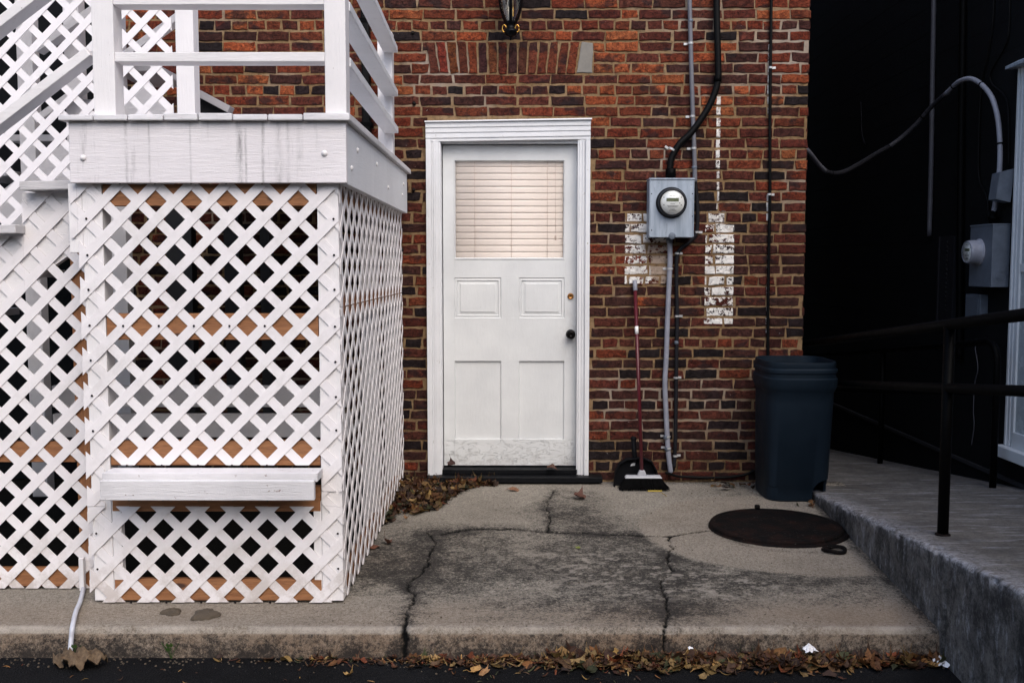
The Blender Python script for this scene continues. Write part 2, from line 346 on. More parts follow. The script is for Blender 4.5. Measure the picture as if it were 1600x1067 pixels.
# ---------------------------------------------------------------- mesh helpers
class MB:
    def __init__(s): s.v = []; s.f = []; s.uv = {}; s.tint = {}; s.pt = {}; s.smooth = set()
    def poly(s, pts, uvs=None):
        b = len(s.v); s.v += [tuple(p) for p in pts]; s.f.append(tuple(range(b, b+len(pts))))
        if uvs: s.uv[len(s.f)-1] = uvs
        return len(s.f)-1
    def hexa(s, P):                          # eight corners: bottom loop then top loop, counter-clockwise from outside above
        b = len(s.v); s.v += [tuple(p) for p in P]
        for q in ((3, 2, 1, 0), (4, 5, 6, 7), (0, 1, 5, 4), (1, 2, 6, 5), (2, 3, 7, 6), (3, 0, 4, 7)): s.f.append(tuple(b+i for i in q))
        return s
    def box(s, a, b):
        x0, y0, z0 = [min(a[i], b[i]) for i in range(3)]; x1, y1, z1 = [max(a[i], b[i]) for i in range(3)]
        s.hexa([(x0, y0, z0), (x1, y0, z0), (x1, y1, z0), (x0, y1, z0), (x0, y0, z1), (x1, y0, z1), (x1, y1, z1), (x0, y1, z1)]); return s
    def beam(s, p, q, w, h, up=(0, 0, 1)):   # a board from p to q, w across, h along 'up'
        p = Vector(p); q = Vector(q); d = (q-p).normalized(); sd_ = d.cross(Vector(up)).normalized(); u = sd_.cross(d)
        a = sd_*w/2; c = u*h/2
        s.hexa([p-a-c, p+a-c, q+a-c, q-a-c, p-a+c, p+a+c, q+a+c, q-a+c]); return s
    def prism(s, pts, n0, n1, N, uvs=None):  # planar polygon extruded along N from n0 to n1
        N = Vector(N); P = [Vector(p) for p in pts]; k = len(P)
        nn = Vector((0, 0, 0))
        for i in range(k): nn += P[i].cross(P[(i+1) % k])
        flip = nn.dot(N) < 0
        if flip: P.reverse(); uvs = list(reversed(uvs)) if uvs else None
        b = len(s.v); s.v += [tuple(p+N*n0) for p in P]+[tuple(p+N*n1) for p in P]
        s.f.append(tuple(b+k-1-i for i in range(k))); s.f.append(tuple(b+k+i for i in range(k)))
        if uvs: s.uv[len(s.f)-1] = uvs
        for i in range(k): j = (i+1) % k; s.f.append((b+i, b+j, b+k+j, b+k+i))
        return s
    def tube(s, pts, r, n=10, caps=True):
        pts = [Vector(p) for p in pts]; m = len(pts); R = r if hasattr(r, '__len__') else [r]*m
        T = [(pts[min(i+1, m-1)]-pts[max(i-1, 0)]).normalized() for i in range(m)]
        a = T[0].orthogonal().normalized(); b0 = len(s.v)
        for i in range(m):
            a = (a-T[i]*a.dot(T[i])).normalized(); c = T[i].cross(a)
            for k in range(n):
                t = 2*pi*k/n; s.v.append(tuple(pts[i]+(a*cos(t)+c*sin(t))*R[i]))
        for i in range(m-1):
            for k in range(n):
                k2 = (k+1) % n; s.f.append((b0+i*n+k, b0+i*n+k2, b0+(i+1)*n+k2, b0+(i+1)*n+k)); s.smooth.add(len(s.f)-1)
        if caps:
            s.f.append(tuple(b0+k for k in reversed(range(n)))); s.f.append(tuple(b0+(m-1)*n+k for k in range(n)))
        return s
    def lathe(s, prof, o, axis=(0, 0, 1), n=24, caps=True):   # prof: (radius, height along axis)
        A = Vector(axis).normalized(); u = A.orthogonal().normalized(); w = A.cross(u); o = Vector(o); b0 = len(s.v); m = len(prof)
        for r, h in prof:
            for k in range(n): t = 2*pi*k/n; s.v.append(tuple(o+A*h+(u*cos(t)+w*sin(t))*r))
        for i in range(m-1):
            for k in range(n):
                k2 = (k+1) % n; s.f.append((b0+i*n+k, b0+i*n+k2, b0+(i+1)*n+k2, b0+(i+1)*n+k)); s.smooth.add(len(s.f)-1)
        if caps:
            if prof[0][0] > 1e-6: s.f.append(tuple(b0+k for k in reversed(range(n))))
            if prof[-1][0] > 1e-6: s.f.append(tuple(b0+(m-1)*n+k for k in range(n)))
        return s
    def build(s, name, mat, parent=None, bevel=0, seg=1):
        base = Vector((0, 0, 0)); q = parent
        while q is not None: base += q.location; q = q.parent
        me = bpy.data.meshes.new(name); me.from_pydata([tuple(Vector(p)-base) for p in s.v], [], s.f)
        if s.uv:
            ul = me.uv_layers.new(name='UVMap')
            for fi, uvs in s.uv.items():
                p = me.polygons[fi]
                for k, li in enumerate(p.loop_indices): ul.data[li].uv = uvs[k]
        if s.tint:
            at_ = me.attributes.new('tint', 'FLOAT_COLOR', 'FACE')
            for fi, c in s.tint.items(): at_.data[fi].color = (*c, 1)
        if s.pt:
            at_ = me.attributes.new('paint', 'FLOAT', 'FACE')
            for fi, c in s.pt.items(): at_.data[fi].value = c
        for fi in s.smooth: me.polygons[fi].use_smooth = True
        me.materials.append(mat); me.update()
        o = bpy.data.objects.new(name, me); COL.objects.link(o); o.parent = parent
        if bevel:
            md = o.modifiers.new('bevel', 'BEVEL'); md.width = bevel; md.segments = seg; md.limit_method = 'ANGLE'; md.angle_limit = radians(40)
        return o
def tag(o, label=None, cat=None, group=None, kind=None):
    if label: o['label'] = label
    if cat: o['category'] = cat
    if group: o['group'] = group
    if kind: o['kind'] = kind
    return o
def empty(name, loc, label, cat, group=None):
    o = bpy.data.objects.new(name, None); COL.objects.link(o); o.location = loc; o.empty_display_size = .1
    return tag(o, label, cat, group)
def bez(ctrl, n=12):                          # smooth curve through points (Catmull-Rom)
    P = [Vector(p) for p in ctrl]; P = [P[0]*2-P[1]]+P+[P[-1]*2-P[-2]]; out = []
    for i in range(1, len(P)-2):
        for k in range(n):
            t = k/n; out.append(.5*((2*P[i])+(P[i+1]-P[i-1])*t+(2*P[i-1]-5*P[i]+4*P[i+1]-P[i+2])*t*t+(3*P[i]-P[i-1]-3*P[i+1]+P[i+2])*t**3))
    out.append(P[-2]); return out
def clip_halfplane(poly, a, b, c):            # keep a*u+b*v <= c ; points carry (u, v)
    out = []
    for i in range(len(poly)):
        p, q = poly[i], poly[(i+1) % len(poly)]; dp = a*p[0]+b*p[1]-c; dq = a*q[0]+b*q[1]-c
        if dp <= 0: out.append(p)
        if (dp < 0 < dq) or (dq < 0 < dp): t = dp/(dp-dq); out.append((p[0]+(q[0]-p[0])*t, p[1]+(q[1]-p[1])*t))
    return out
def lattice(mb, O, U, V, N, poly, node, period=.1505, w=.0388, t=.0042):
    """Two layers of crossed strips cut to a convex counter-clockwise polygon in the plane (U, V)."""
    O, U, V, N = Vector(O), Vector(U), Vector(V), Vector(N); r2 = sqrt(.5)
    for layer, sg in ((0, -1), (1, 1)):       # sg 1: rising to the right, on top
        du, dv = r2, r2*sg; nu, nv = -dv, du
        cs = [p[0]*nu+p[1]*nv for p in poly]; c0 = node[0]*nu+node[1]*nv; st = period*r2
        for k in range(math.ceil((min(cs)-w-c0)/st), math.floor((max(cs)+w-c0)/st)+1):
            c = c0+k*st+random.uniform(-.001, .001)
            q = list(poly); q = clip_halfplane(q, nu, nv, c+w/2); q = clip_halfplane(q, -nu, -nv, -(c-w/2)) if len(q) > 2 else q
            if len(q) < 3: continue
            uvs = [(p[0]*du+p[1]*dv+k*3.1, p[0]*nu+p[1]*nv) for p in q]
            mb.prism([O+U*p[0]+V*p[1] for p in q], layer*t+.0002*layer, (layer+1)*t, N, uvs)
    return mb
def value_noise(X, Y, sc, seed, octaves=4, rough=.55):
    out = np.zeros_like(X); amp = 1; tot = 0; r = np.random.RandomState(seed)
    for o in range(octaves):
        G = r.rand(256, 256); x = X*sc+37.7; y = Y*sc+91.3; xi = np.floor(x).astype(int); yi = np.floor(y).astype(int)
        fx = x-xi; fy = y-yi; fx = fx*fx*(3-2*fx); fy = fy*fy*(3-2*fy)
        g = lambda i, j: G[(xi+i) % 256, (yi+j) % 256]
        out += amp*((g(0, 0)*(1-fx)+g(1, 0)*fx)*(1-fy)+(g(0, 1)*(1-fx)+g(1, 1)*fx)*fy); tot += amp; amp *= rough; sc *= 2
    return out/tot
def sheet(name, P, attrs, mat, kind='structure', flip=False):   # P: (n, m, 3) grid of points
    n, m = P.shape[:2]; me = bpy.data.meshes.new(name)
    idx = np.arange(n*m).reshape(n, m); a, b, c, d = idx[:-1, :-1], idx[:-1, 1:], idx[1:, 1:], idx[1:, :-1]
    q = np.stack([a, b, c, d] if not flip else [d, c, b, a], -1).reshape(-1, 4)
    me.vertices.add(n*m); me.vertices.foreach_set('co', P.reshape(-1).astype(np.float32))
    me.loops.add(q.size); me.loops.foreach_set('vertex_index', q.reshape(-1).astype(np.int32))
    me.polygons.add(len(q)); me.polygons.foreach_set('loop_start', (np.arange(len(q))*4).astype(np.int32))
    me.polygons.foreach_set('loop_total', np.full(len(q), 4, np.int32)); me.update(calc_edges=True)
    for k, A in attrs.items():
        t = me.attributes.new(k, 'FLOAT', 'POINT'); t.data.foreach_set('value', A.reshape(-1).astype(np.float32))
    me.polygons.foreach_set('use_smooth', np.ones(len(q), bool)); me.materials.append(mat); me.validate()
    o = bpy.data.objects.new(name, me); COL.objects.link(o)
    if kind: o['kind'] = kind
    return o
# ================================================================ the setting
def gauss(X, Y, px, py, r, asp=1.0):
    c = atz(px, py); return np.exp(-(((X-c.x)/(r*asp))**2+((Y-c.y)/r)**2))
def seg_dist(X, Y, pts, wob=0.0, seed=3):
    if wob:
        X, Y = X+(value_noise(X, Y, 11, seed, 6, .78)-.5)*wob*1.7, Y+(value_noise(X, Y, 11, seed+1, 6, .78)-.5)*wob*1.7
    D = np.full(X.shape, 9.0)
    for a, b in zip(pts[:-1], pts[1:]):
        ax, ay, bx, by = a[0], a[1], b[0], b[1]; dx, dy = bx-ax, by-ay
        t = np.clip(((X-ax)*dx+(Y-ay)*dy)/(dx*dx+dy*dy+1e-9), 0, 1); D = np.minimum(D, np.hypot(X-ax-t*dx, Y-ay-t*dy))
    return D
E1, E2 = atz(1478, 993), atz(1286, 796)
EDGE_K = (E2.x-E1.x)/(E2.y-E1.y)
def edge_x(Y): return E1.x+EDGE_K*(Y-E1.y)
Z1, Z2 = at(1478, 868, E1.y).z, at(1286, 776, E2.y).z
RAMP_K = (Z2-Z1)/(E2.y-E1.y)
def ramp_z(Y): return Z1+RAMP_K*(Y-E1.y)
def on_ramp(px, py):
    d = ray(px, py); c = cam.location
    t = (ramp_z(c.y)-c.z)/(d.z-RAMP_K*d.y); return c+d*t
KERB_Y = atz(700, 981).y
ROAD_Z = -.112
def build_slab():
    st = .0065
    xs = np.arange(-3.9, 2.15, st); ys = np.arange(-.02, KERB_Y+.018, -st)
    prof = [(y, 0.0) for y in ys]
    for a in np.linspace(0, pi/2, 5): prof.append((KERB_Y+.018-.018*sin(a), -.018+.018*cos(a)))
    for z in np.arange(-.025, -.20, -st): prof.append((KERB_Y-(.02*(-z)/.1), z))
    prof = np.array(prof); X, Pj = np.meshgrid(xs, np.arange(len(prof)), indexing='xy')
    Y = prof[Pj, 0]; Z = prof[Pj, 1].copy(); S = np.where(Z < -.02, Y-(-Z), Y)   # S unrolls the kerb face
    und = (value_noise(X, S, 1.2, 5)-.5)*.006; rough = (value_noise(X, S, 22, 6, 3)-.5)*.0022; fine_ = (value_noise(X, S, 60, 8, 2)-.5)*.0012
    top = Z > -.006
    W = lambda L: [tuple(atz(*p)) for p in L]
    cracks = [(W([(868, 765), (852, 790), (862, 808), (856, 830)]), .0034, .8), (W([(690, 834), (740, 827), (800, 826), (860, 831), (905, 832), (950, 835), (1045, 838), (1075, 833), (1108, 828)]), .0075, 1),
              (W([(667, 833), (680, 850), (676, 862), (668, 880), (660, 897), (640, 910), (637, 921), (648, 928), (646, 940), (640, 953), (630, 966), (636, 976), (633, 984)])+[(atz(633, 984).x, -3.3)], .0042, 1.0),
              (W([(1046, 838), (1048, 855), (1043, 872), (1049, 890), (1047, 899), (1033, 906), (1035, 920), (1041, 935), (1040, 950), (1046, 962), (1041, 975), (1038, 985)])+[(atz(1040, 990).x, -3.0)], .0038, .9)]
    crack = np.zeros_like(X); near = np.zeros_like(X); dz = np.zeros_like(X)
    for pts, w, s in cracks:
        D = seg_dist(X, S, pts, .035); ww = w*.85*(.55+1.1*value_noise(X, S, 7, 12, 2)); c = np.clip(2.0-D/ww, 0, 1)
        crack = np.maximum(crack, np.clip(c*(.5+s), 0, 1)); near = np.maximum(near, s*np.exp(-(D/.035)**2)*.5+s*np.exp(-(D/.10)**2)*.2); dz = np.maximum(dz, c*.010)
    wedge = seg_dist(X, S, [(atz(633, 978).x, KERB_Y+.05), (atz(633, 984).x, KERB_Y-.3)], .02); cw = np.clip(1.5-wedge/.011, 0, 1)*(S < KERB_Y+.05)
    crack = np.maximum(crack, cw); dz = np.maximum(dz, cw*.012); near = np.maximum(near, .8*np.exp(-(wedge/.05)**2)*(S < KERB_Y+.02))
    # the round repair patch under the cover, and everything that grew black around it
    mc = atz(1216, 828); R = np.hypot(X-mc.x-.05, S-mc.y) + (value_noise(X, S, 3, 31, 3)-.5)*.05
    patch = 1/(1+np.exp((R-.80)/.008))
    d = np.zeros_like(X)
    for px, py, r, asp, a in [(690, 850, .30, 1.0, .75), (735, 835, .18, 1.6, .5), (640, 880, .30, .8, .50), (665, 905, .16, 1, .5), (900, 800, .26, .7, .75), (930, 835, .28, .8, .75), (905, 775, .16, .8, .5), (955, 860, .33, .8, .70), (900, 890, .36, 1.1, .62),
                              (960, 925, .22, 1.4, .75), (1010, 900, .2, 1.4, .62), (1090, 912, .13, 1.4, .8), (1190, 905, .11, 1.9, .80), (1280, 895, .10, 1.5, .6), (1110, 940, .14, 1.6, .5), (860, 950, .22, 1.6, .32), (800, 900, .3, 1.2, .35), (1000, 955, .14, 2, .45),
                              (760, 880, .3, 1, .35), (1250, 930, .14, 1.6, .40), (1340, 930, .16, 1, .35), (560, 905, .15, 1, .25), (1330, 895, .12, .7, .3)]:
        d += a*gauss(X, S, px, py, r, asp)
    ang = np.arctan2(S-mc.y, X-mc.x-.05); d += .75*np.exp(-((R-.87)/.07)**2)*np.clip(1.3-np.abs(ang+2.3)/1.5, 0, 1)
    d *= np.clip(.1+2.6*(value_noise(X, S, 4.2, 17, 7, .78)-.22), .1, 2)*1.15; d = np.minimum(d, .85); d += near; d *= (1-.93*patch)
    ex = E1.x+EDGE_K*(S-E1.y)
    d += .75*np.exp(-((X-ex+.01)/.035)**2)*(X < ex+.05)+.55*np.exp(-((S+.02)/.07)**2)
    xs_ = at(533, 600, atz(320, 942).y).x
    d += .35*np.exp(-((X-xs_-.03)/.08)**2)*(S > -2.3)
    ring = np.exp(-((R-.415)/.02)**2); d += ring*.35
    face = Z < -.02
    d = np.where(face, .5*value_noise(X, S, 2, 23, 4)+1.5*np.clip((-Z-.02)/.08, 0, 1)*value_noise(X, S, 9, 24, 4, .7)+near, d)
    d += .28*np.clip((value_noise(X, S, 1.6, 40, 5, .6)-.52)*4, 0, 1)*(~face)*(1-patch)
    pale = np.zeros_like(X)
    fl = value_noise(X, S*1.35, 27, 51, 4, .62)
    for px, py, r, a in [(930, 880, .32, 1), (1040, 905, .2, 1), (980, 910, .22, 1), (1130, 910, .2, 1), (930, 760, .2, .6), (1170, 915, .15, .8)]: pale += a*gauss(X, S, px, py, r)
    pale = np.clip(pale, 0, 1)*np.clip((fl-.56)*7, 0, .62)*(1-patch)
    edge = np.exp(-((S-KERB_Y-.01)/.022)**2); pale = np.clip(pale+edge*.8*np.clip((value_noise(X, S, 9, 61, 4)-.35)*3, 0, 1), 0, 1)
    brown = np.clip(.9*face+.5*np.exp(-((S-KERB_Y-.12)/.2)**2)+.25*patch+.4*gauss(X, S, 1380, 960, .4)+.3*gauss(X, S, 580, 880, .3), 0, 1)*(.4+.8*value_noise(X, S, 2.5, 71, 4))
    Z = Z+np.where(top, und+rough+fine_-dz, -.0); Y = Y+np.where(face, und*1.5+rough*2+fine_+dz, 0)
    mlt = np.exp(-((X-ex)/.03)**2); Z = Z-np.where(top, mlt*.008*value_noise(X, S, 30, 80, 2), 0)
    chip = np.clip((value_noise(X, S, 14, 90, 3)-.62)*6, 0, 1)*np.exp(-((S-KERB_Y)/.025)**2); Z = Z-chip*.008; Y = Y+chip*.006
    o = sheet('pavement', np.stack([X, Y, Z], -1), dict(dirt=np.clip(d, 0, 1.2), pale=pale, crack=crack, brown=np.clip(brown, 0, 1)), M['slab'], flip=True)
    return o
build_slab()
def build_ramp():
    ys = np.arange(-6.0, 6.6, .02); m = len(ys); prof = []
    for t in np.linspace(0, 1, 26): prof.append((0, t, 0))                 # the side face
    for a in np.linspace(.2, pi/2, 5): prof.append((1, a, 0))              # rounded arris
    for t in np.linspace(.03, 1, 60)**1.3: prof.append((2, t, 0))
    P = np.zeros((m, len(prof), 3)); E = np.zeros((m, len(prof)))
    for j, (k, t, _) in enumerate(prof):
        ex = edge_x(ys); zt = ramp_z(ys); r = .022
        if k == 0: x = ex+0*ys; z = -1.0+(zt-r+1.0)*(1-(1-t)**1.6) if False else np.minimum(-.2, zt-.3)+(zt-r-np.minimum(-.2, zt-.3))*t; e = np.clip(1-(zt-z)/.05, 0, 1)
        elif k == 1: x = ex+r-r*cos(t); z = zt-r+r*sin(t); e = np.ones(m)
        else: x = ex+r+(3.25-ex-r)*t; z = zt+0*ys; e = np.clip(1-(x-ex)/.17, 0, 1)
        P[:, j] = np.stack([x, ys, z], -1); E[:, j] = e
    U = np.repeat(ys[:, None], len(prof), 1); V = P[:, :, 0]+P[:, :, 2]
    nz = (value_noise(U, V, 10, 101, 4)-.5); chip = np.clip(value_noise(U, V, 16, 105, 3)-.58, 0, 1)*E
    P[:, :, 0] += nz*.010+chip*.07; P[:, :, 2] += nz*.005-chip*.05
    jy = at(1466, 862, E1.y+.02).y
    groove = np.exp(-((U-jy)/.008)**2)*(np.arange(len(prof))[None] < 31); P[:, :, 0] += groove*.012
    return sheet('walkway_ramp', P, dict(edge=E), M['ramp'])
build_ramp()
road = MB(); road.box((-40, -60, ROAD_Z-.3), (40, KERB_Y+.1, ROAD_Z)); tag(road.build('road', M['asphalt']), kind='structure')
gr = MB(); gr.box((-60, KERB_Y+.05, -1.6), (60, 60, -1.4)); tag(gr.build('ground', M['dirt']), kind='structure')
sub = MB(); sub.box((-3.9, KERB_Y+.08, -1.39), (1.5, -.03, -.05)); sub.box((-40, KERB_Y+.08, -1.39), (-3.9, 12, -.02)); tag(sub.build('pavement_base', M['slab']), kind='structure')

# ================================================================ brick building
WX1 = at(1259, 280, 0).x
bld = empty('brick_building', (-1.4, .15, 0), 'old red and dark brown brick building with sandy mortar and a white half-glazed door', 'building')
DLx, DRx = at(676, 450, 0).x, at(912, 450, 0).x; DT = at(790, 204, 0).z
CLx, CRx = at(667, 450, -.03).x, at(921, 450, -.03).x; CT = at(790, 189, -.03).z
w = MB(); w.box((-5.2, 0, -.3), (DLx, .3, 6.2)); w.box((DRx, 0, -.3), (WX1, .3, 6.2)); w.box((DLx, 0, DT), (DRx, .3, 6.2))
w.box((WX1-.3, .3, -1.4), (WX1, 6, 6.2)); w.box((-5.2, 5.7, -.3), (WX1-.3, 6, 6.2)); w.box((-5.2, .3, -.3), (-4.9, 5.7, 6.2)); w.box((-4.9, .3, 6.0), (WX1-.3, 5.7, 6.2))
w.build('wall', M['mortar'], bld)
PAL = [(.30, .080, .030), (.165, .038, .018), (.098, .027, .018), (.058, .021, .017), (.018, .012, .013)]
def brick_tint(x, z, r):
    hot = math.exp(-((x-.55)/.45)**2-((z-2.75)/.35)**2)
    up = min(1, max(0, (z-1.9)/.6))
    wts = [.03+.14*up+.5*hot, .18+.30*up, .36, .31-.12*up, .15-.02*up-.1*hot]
    lo = max(0, min(1, (1.5-z)/.8)); wts = [wts[0]*(1-.85*lo), wts[1]*(1-.6*lo), wts[2], wts[3]*(1+.6*lo), wts[4]*(1+.5*lo)]  # tint darkens downwards: browner bricks, plus some shade put into the colour
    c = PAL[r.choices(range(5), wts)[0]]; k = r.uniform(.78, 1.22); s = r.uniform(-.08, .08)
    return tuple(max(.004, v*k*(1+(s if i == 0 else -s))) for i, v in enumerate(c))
def one_brick(mb, quad, mp, r, out=None, tint=(.2, .05, .03)):
    """quad: four (u, z) corners, counter-clockwise; mp maps (u, w, z) to the world, w outwards."""
    out = r.uniform(.002, .0095) if out is None else out
    pts = []; j = .0030
    for i in range(4):
        a, b = quad[i], quad[(i+1) % 4]; L = math.hypot(b[0]-a[0], b[1]-a[1]); n = max(1, int(L/.028))
        for k in range(n):
            t = k/n; jj = j if k else j*1.8
            pts.append((a[0]+(b[0]-a[0])*t+r.uniform(-jj, jj), a[1]+(b[1]-a[1])*t+r.uniform(-jj, jj)))
    cx = sum(p[0] for p in quad)/4; cz = sum(p[1] for p in quad)/4; n = len(pts); b0 = len(mb.v)
    tu, tz = r.uniform(-.012, .012), r.uniform(-.03, .03)
    for p in pts: mb.v.append(mp(p[0], -.006, p[1]))
    for p in pts: mb.v.append(mp(p[0], out-.0035, p[1]))
    for p in pts:
        dx, dz = cx-p[0], cz-p[1]; q = (p[0]+max(-.004, min(.004, dx*.4)), p[1]+max(-.004, min(.004, dz*.4)))
        mb.v.append(mp(q[0], out+(q[0]-cx)*tu+(q[1]-cz)*tz+r.uniform(-.0004, .0004), q[1]))
    f0 = len(mb.f)
    for ring in (0, 1):
        for k in range(n): k2 = (k+1) % n; mb.f.append((b0+ring*n+k, b0+ring*n+k2, b0+(ring+1)*n+k2, b0+(ring+1)*n+k))
    mb.f.append(tuple(b0+2*n+k for k in range(n)))
    for fi in range(f0, len(mb.f)): mb.tint[fi] = tint
CH = .0678
def brick_field(mb, u0, u1, z1, mp, holes, seed, flipx=1):
    r = random.Random(seed); nC = int(z1/CH)+4; drift = 0
    for j in range(-3, nC):
        zb = .0+CH*j+.007; zt = zb+CH-.0145; header = (j % 6 == 1); u = u0-r.uniform(0, .2)
        if j % 2: u -= .105
        while u < u1:
            L = (.094 if header else .200)+r.uniform(-.007, .007)
            if not header and r.random() < .045: L *= .5
            a, b = max(u, u0), min(u+L, u1); u += L+.0125+r.uniform(-.003, .003)
            segs = [(a, b)]
            for hx0, hx1, hz0, hz1 in holes:
                if zt-.012 > hz0 and zb+.012 < hz1:
                    ns = []
                    for s0, s1 in segs:
                        if s1 <= hx0 or s0 >= hx1: ns.append((s0, s1)); continue
                        if s0 < hx0: ns.append((s0, hx0))
                        if s1 > hx1: ns.append((hx1, s1))
                    segs = ns
            for s0, s1 in segs:
                if s1-s0 < .03: continue
                dz = r.uniform(-.002, .002); sk = r.uniform(-.0018, .0018)
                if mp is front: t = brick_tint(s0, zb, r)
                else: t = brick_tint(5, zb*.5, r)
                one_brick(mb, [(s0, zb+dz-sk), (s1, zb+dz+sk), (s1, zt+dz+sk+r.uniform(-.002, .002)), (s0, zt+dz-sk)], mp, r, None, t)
def front(u, w_, z): return (u, -w_, z)
def side(u, w_, z): return (WX1+w_, u, z)
AX0, AX1 = at(668, 80, 0).x, at(928, 80, 0).x; AZ0, AZ1 = CH*39-.003, CH*42+.003
AZc = at(790, 83, 0).z; jA = round((AZc-1.5*CH)/CH); AZ0, AZ1 = CH*jA, CH*(jA+3)
bk = MB()
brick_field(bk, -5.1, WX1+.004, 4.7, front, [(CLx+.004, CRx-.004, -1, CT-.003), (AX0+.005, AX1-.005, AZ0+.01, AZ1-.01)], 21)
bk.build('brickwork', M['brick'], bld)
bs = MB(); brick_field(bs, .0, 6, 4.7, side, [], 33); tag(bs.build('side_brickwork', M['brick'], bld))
ar = MB(); r = random.Random(5); n = 15; aw = (at(903, 83, 0).x-AX0)/n
for i in range(n):
    xc = AX0+aw*(i+.5); lean = (i-7)*.0022; bz, tz = AZ0+.004+r.uniform(-.004, .004), AZ1-.005+r.uniform(-.003, .003)
    t = random.Random(i*7).choice([PAL[1], PAL[2], PAL[1], PAL[2], PAL[3], (.16, .045, .022)])
    h = aw/2-.006
    one_brick(ar, [(xc-h-lean, bz), (xc+h-lean, bz), (xc+h+lean*.9, tz), (xc-h+lean*.9, tz)], front, r, None, tuple(v*r.uniform(.85, 1.2) for v in t))
tag(ar.build('soldier_arch', M['brick'], bld), 'flat arch of upright bricks above the door')
pt = MB(); q0 = AX0+aw*n+.012
one_brick(pt, [(q0-.02, AZ0+.006), (AX1-.01, AZ0+.006), (AX1-.006, AZ1-.006), (q0+.01, AZ1-.006)], front, r, .006); pt.tint = {}
tag(pt.build('cement_patch', M['soffit'], bld), 'grey cement patch at the right end of the arch')
# ---- casing
def strips(mb, prof, axis, fixed0, fixed1, sgn):   # profile of (offset from outer edge, y front) steps along a vertical or horizontal run
    for (o0, o1, y) in prof:
        if axis == 'z': mb.box((fixed0+sgn*o0, y, fixed1[0]), (fixed0+sgn*o1, -.001, fixed1[1]))
        else: mb.box((fixed1[0], y, fixed0-o1), (fixed1[1], -.001, fixed0-o0))
PROF = [(0, .034, -.046), (.0342, .046, -.028), (.0462, .058, -.036), (.0582, .080, -.031), (.0802, .092, -.026)]
fr = MB(); zb_l, zb_r = at(672, 747, -.04).z, at(915, 745, -.04).z
strips(fr, PROF, 'z', CLx, (zb_l, CT-.12), 1); strips(fr, [(a*.87, b*.87, y-.0005) for a, b, y in PROF], 'z', CRx, (zb_r, CT-.12), -1)
TP = [(0, .034, -.046), (.0342, .066, -.040), (.0662, .074, -.034), (.0742, .100, -.038), (.1002, .12, -.032)]
for o0, o1, y in TP:
    fr.hexa([(CLx-.002, y, CT-o1-.012), (CRx+.002, y, CT-o1+.004), (CRx+.002, -.001, CT-o1+.004), (CLx-.002, -.001, CT-o1-.012),
             (CLx-.002, y, CT-o0-.012), (CRx+.002, y, CT-o0+.004), (CRx+.002, -.001, CT-o0+.004), (CLx-.002, -.001, CT-o0-.012)])
fr.hexa([(CLx-.006, -.062, CT-.012), (CRx+.008, -.062, CT+.004), (CRx+.008, -.002, CT+.004), (CLx-.006, -.002, CT-.012), (CLx-.006, -.058, CT-.004), (CRx+.008, -.058, CT+.014), (CRx+.008, -.002, CT+.018), (CLx-.006, -.002, CT+.002)])
fr.build('door_frame', M['casing'], bld, .0015)
jl, jr = at(690, 450, -.02).x, at(903, 450, -.02).x; jt = at(790, 224, 0).z
jb = MB(); jb.box((jl-.05, .0005, 0.05), (jl, .16, DT-.001)); jb.box((jr, .0005, 0.05), (jr+.05, .16, DT-.001)); jb.box((jl, .0008, jt), (jr, .16, DT-.001))
jb.build('door_jamb', M['casing'], bld, .001)
LY = .055
def D(px, py): return at(px, py, LY)
door = tag(empty('door', (0, 0, 0), None, None)); door.parent = bld
dl, dr = jl+.006, jr-.004; dz0, dz1 = D(790, 727).z, jt-.006
def dx(px): return D(px, 450).x
def dzz(py): return D(790, py).z
lf = MB(); T0, T1 = LY, LY+.04
s0, s1 = dx(710), dx(882); m0, m1 = dx(783), dx(811)
lf.box((dl, T0, dz0), (s0, T1, dz1)); lf.box((s1, T0, dz0), (dr, T1, dz1))
for a, b in ((dz1, dzz(250)), (dzz(405), dzz(434)), (dzz(497), dzz(564)), (dzz(687), dz0)): lf.box((s0, T0+.0003, a), (s1, T1, b))
lf.box((m0, T0+.0005, dzz(434)), (m1, T1, dzz(497))); lf.box((m0, T0+.0005, dzz(564)), (m1, T1, dzz(687)))
lf.box((s0-.002, T0-.006, dzz(687)+.004), (s1+.006, T0-.0005, dz0+.002))
def ring(mb, x0, x1, z0, z1, wd, y0, y1):      # sloped moulding from the outer rectangle at y0 to an inner one at y1
    O_ = [(x0, y0, z0), (x1, y0, z0), (x1, y0, z1), (x0, y0, z1)]; I_ = [(x0+wd, y1, z0+wd), (x1-wd, y1, z0+wd), (x1-wd, y1, z1-wd), (x0+wd, y1, z1-wd)]
    b = len(mb.v); mb.v += O_+I_
    for k in range(4): k2 = (k+1) % 4; mb.f.append((b+k, b+k2, b+4+k2, b+4+k))
for x0, x1 in ((s0, m0), (m1, s1)):
    a, b = dzz(497), dzz(434)
    ring(lf, x0, x1, a, b, .005, T0, T0+.006); ring(lf, x0+.005, x1-.005, a+.005, b-.005, .012, T0+.006, T0+.003); ring(lf, x0+.017, x1-.017, a+.017, b-.017, .004, T0+.003, T0+.012)
    ring(lf, x0+.021, x1-.021, a+.021, b-.021, .018, T0+.012, T0+.009); ring(lf, x0+.039, x1-.039, a+.039, b-.039, .002, T0+.009, T0+.004)
    lf.poly([(x0+.041, T0+.004, a+.041), (x1-.041, T0+.004, a+.041), (x1-.041, T0+.004, b-.041), (x0+.041, T0+.004, b-.041)])
    a, b = dzz(687), dzz(564)
    ring(lf, x0, x1, a, b, .004, T0, T0+.014); lf.poly([(x0+.004, T0+.014, a+.004), (x1-.004, T0+.014, a+.004), (x1-.004, T0+.014, b-.004), (x0+.004, T0+.014, b-.004)])
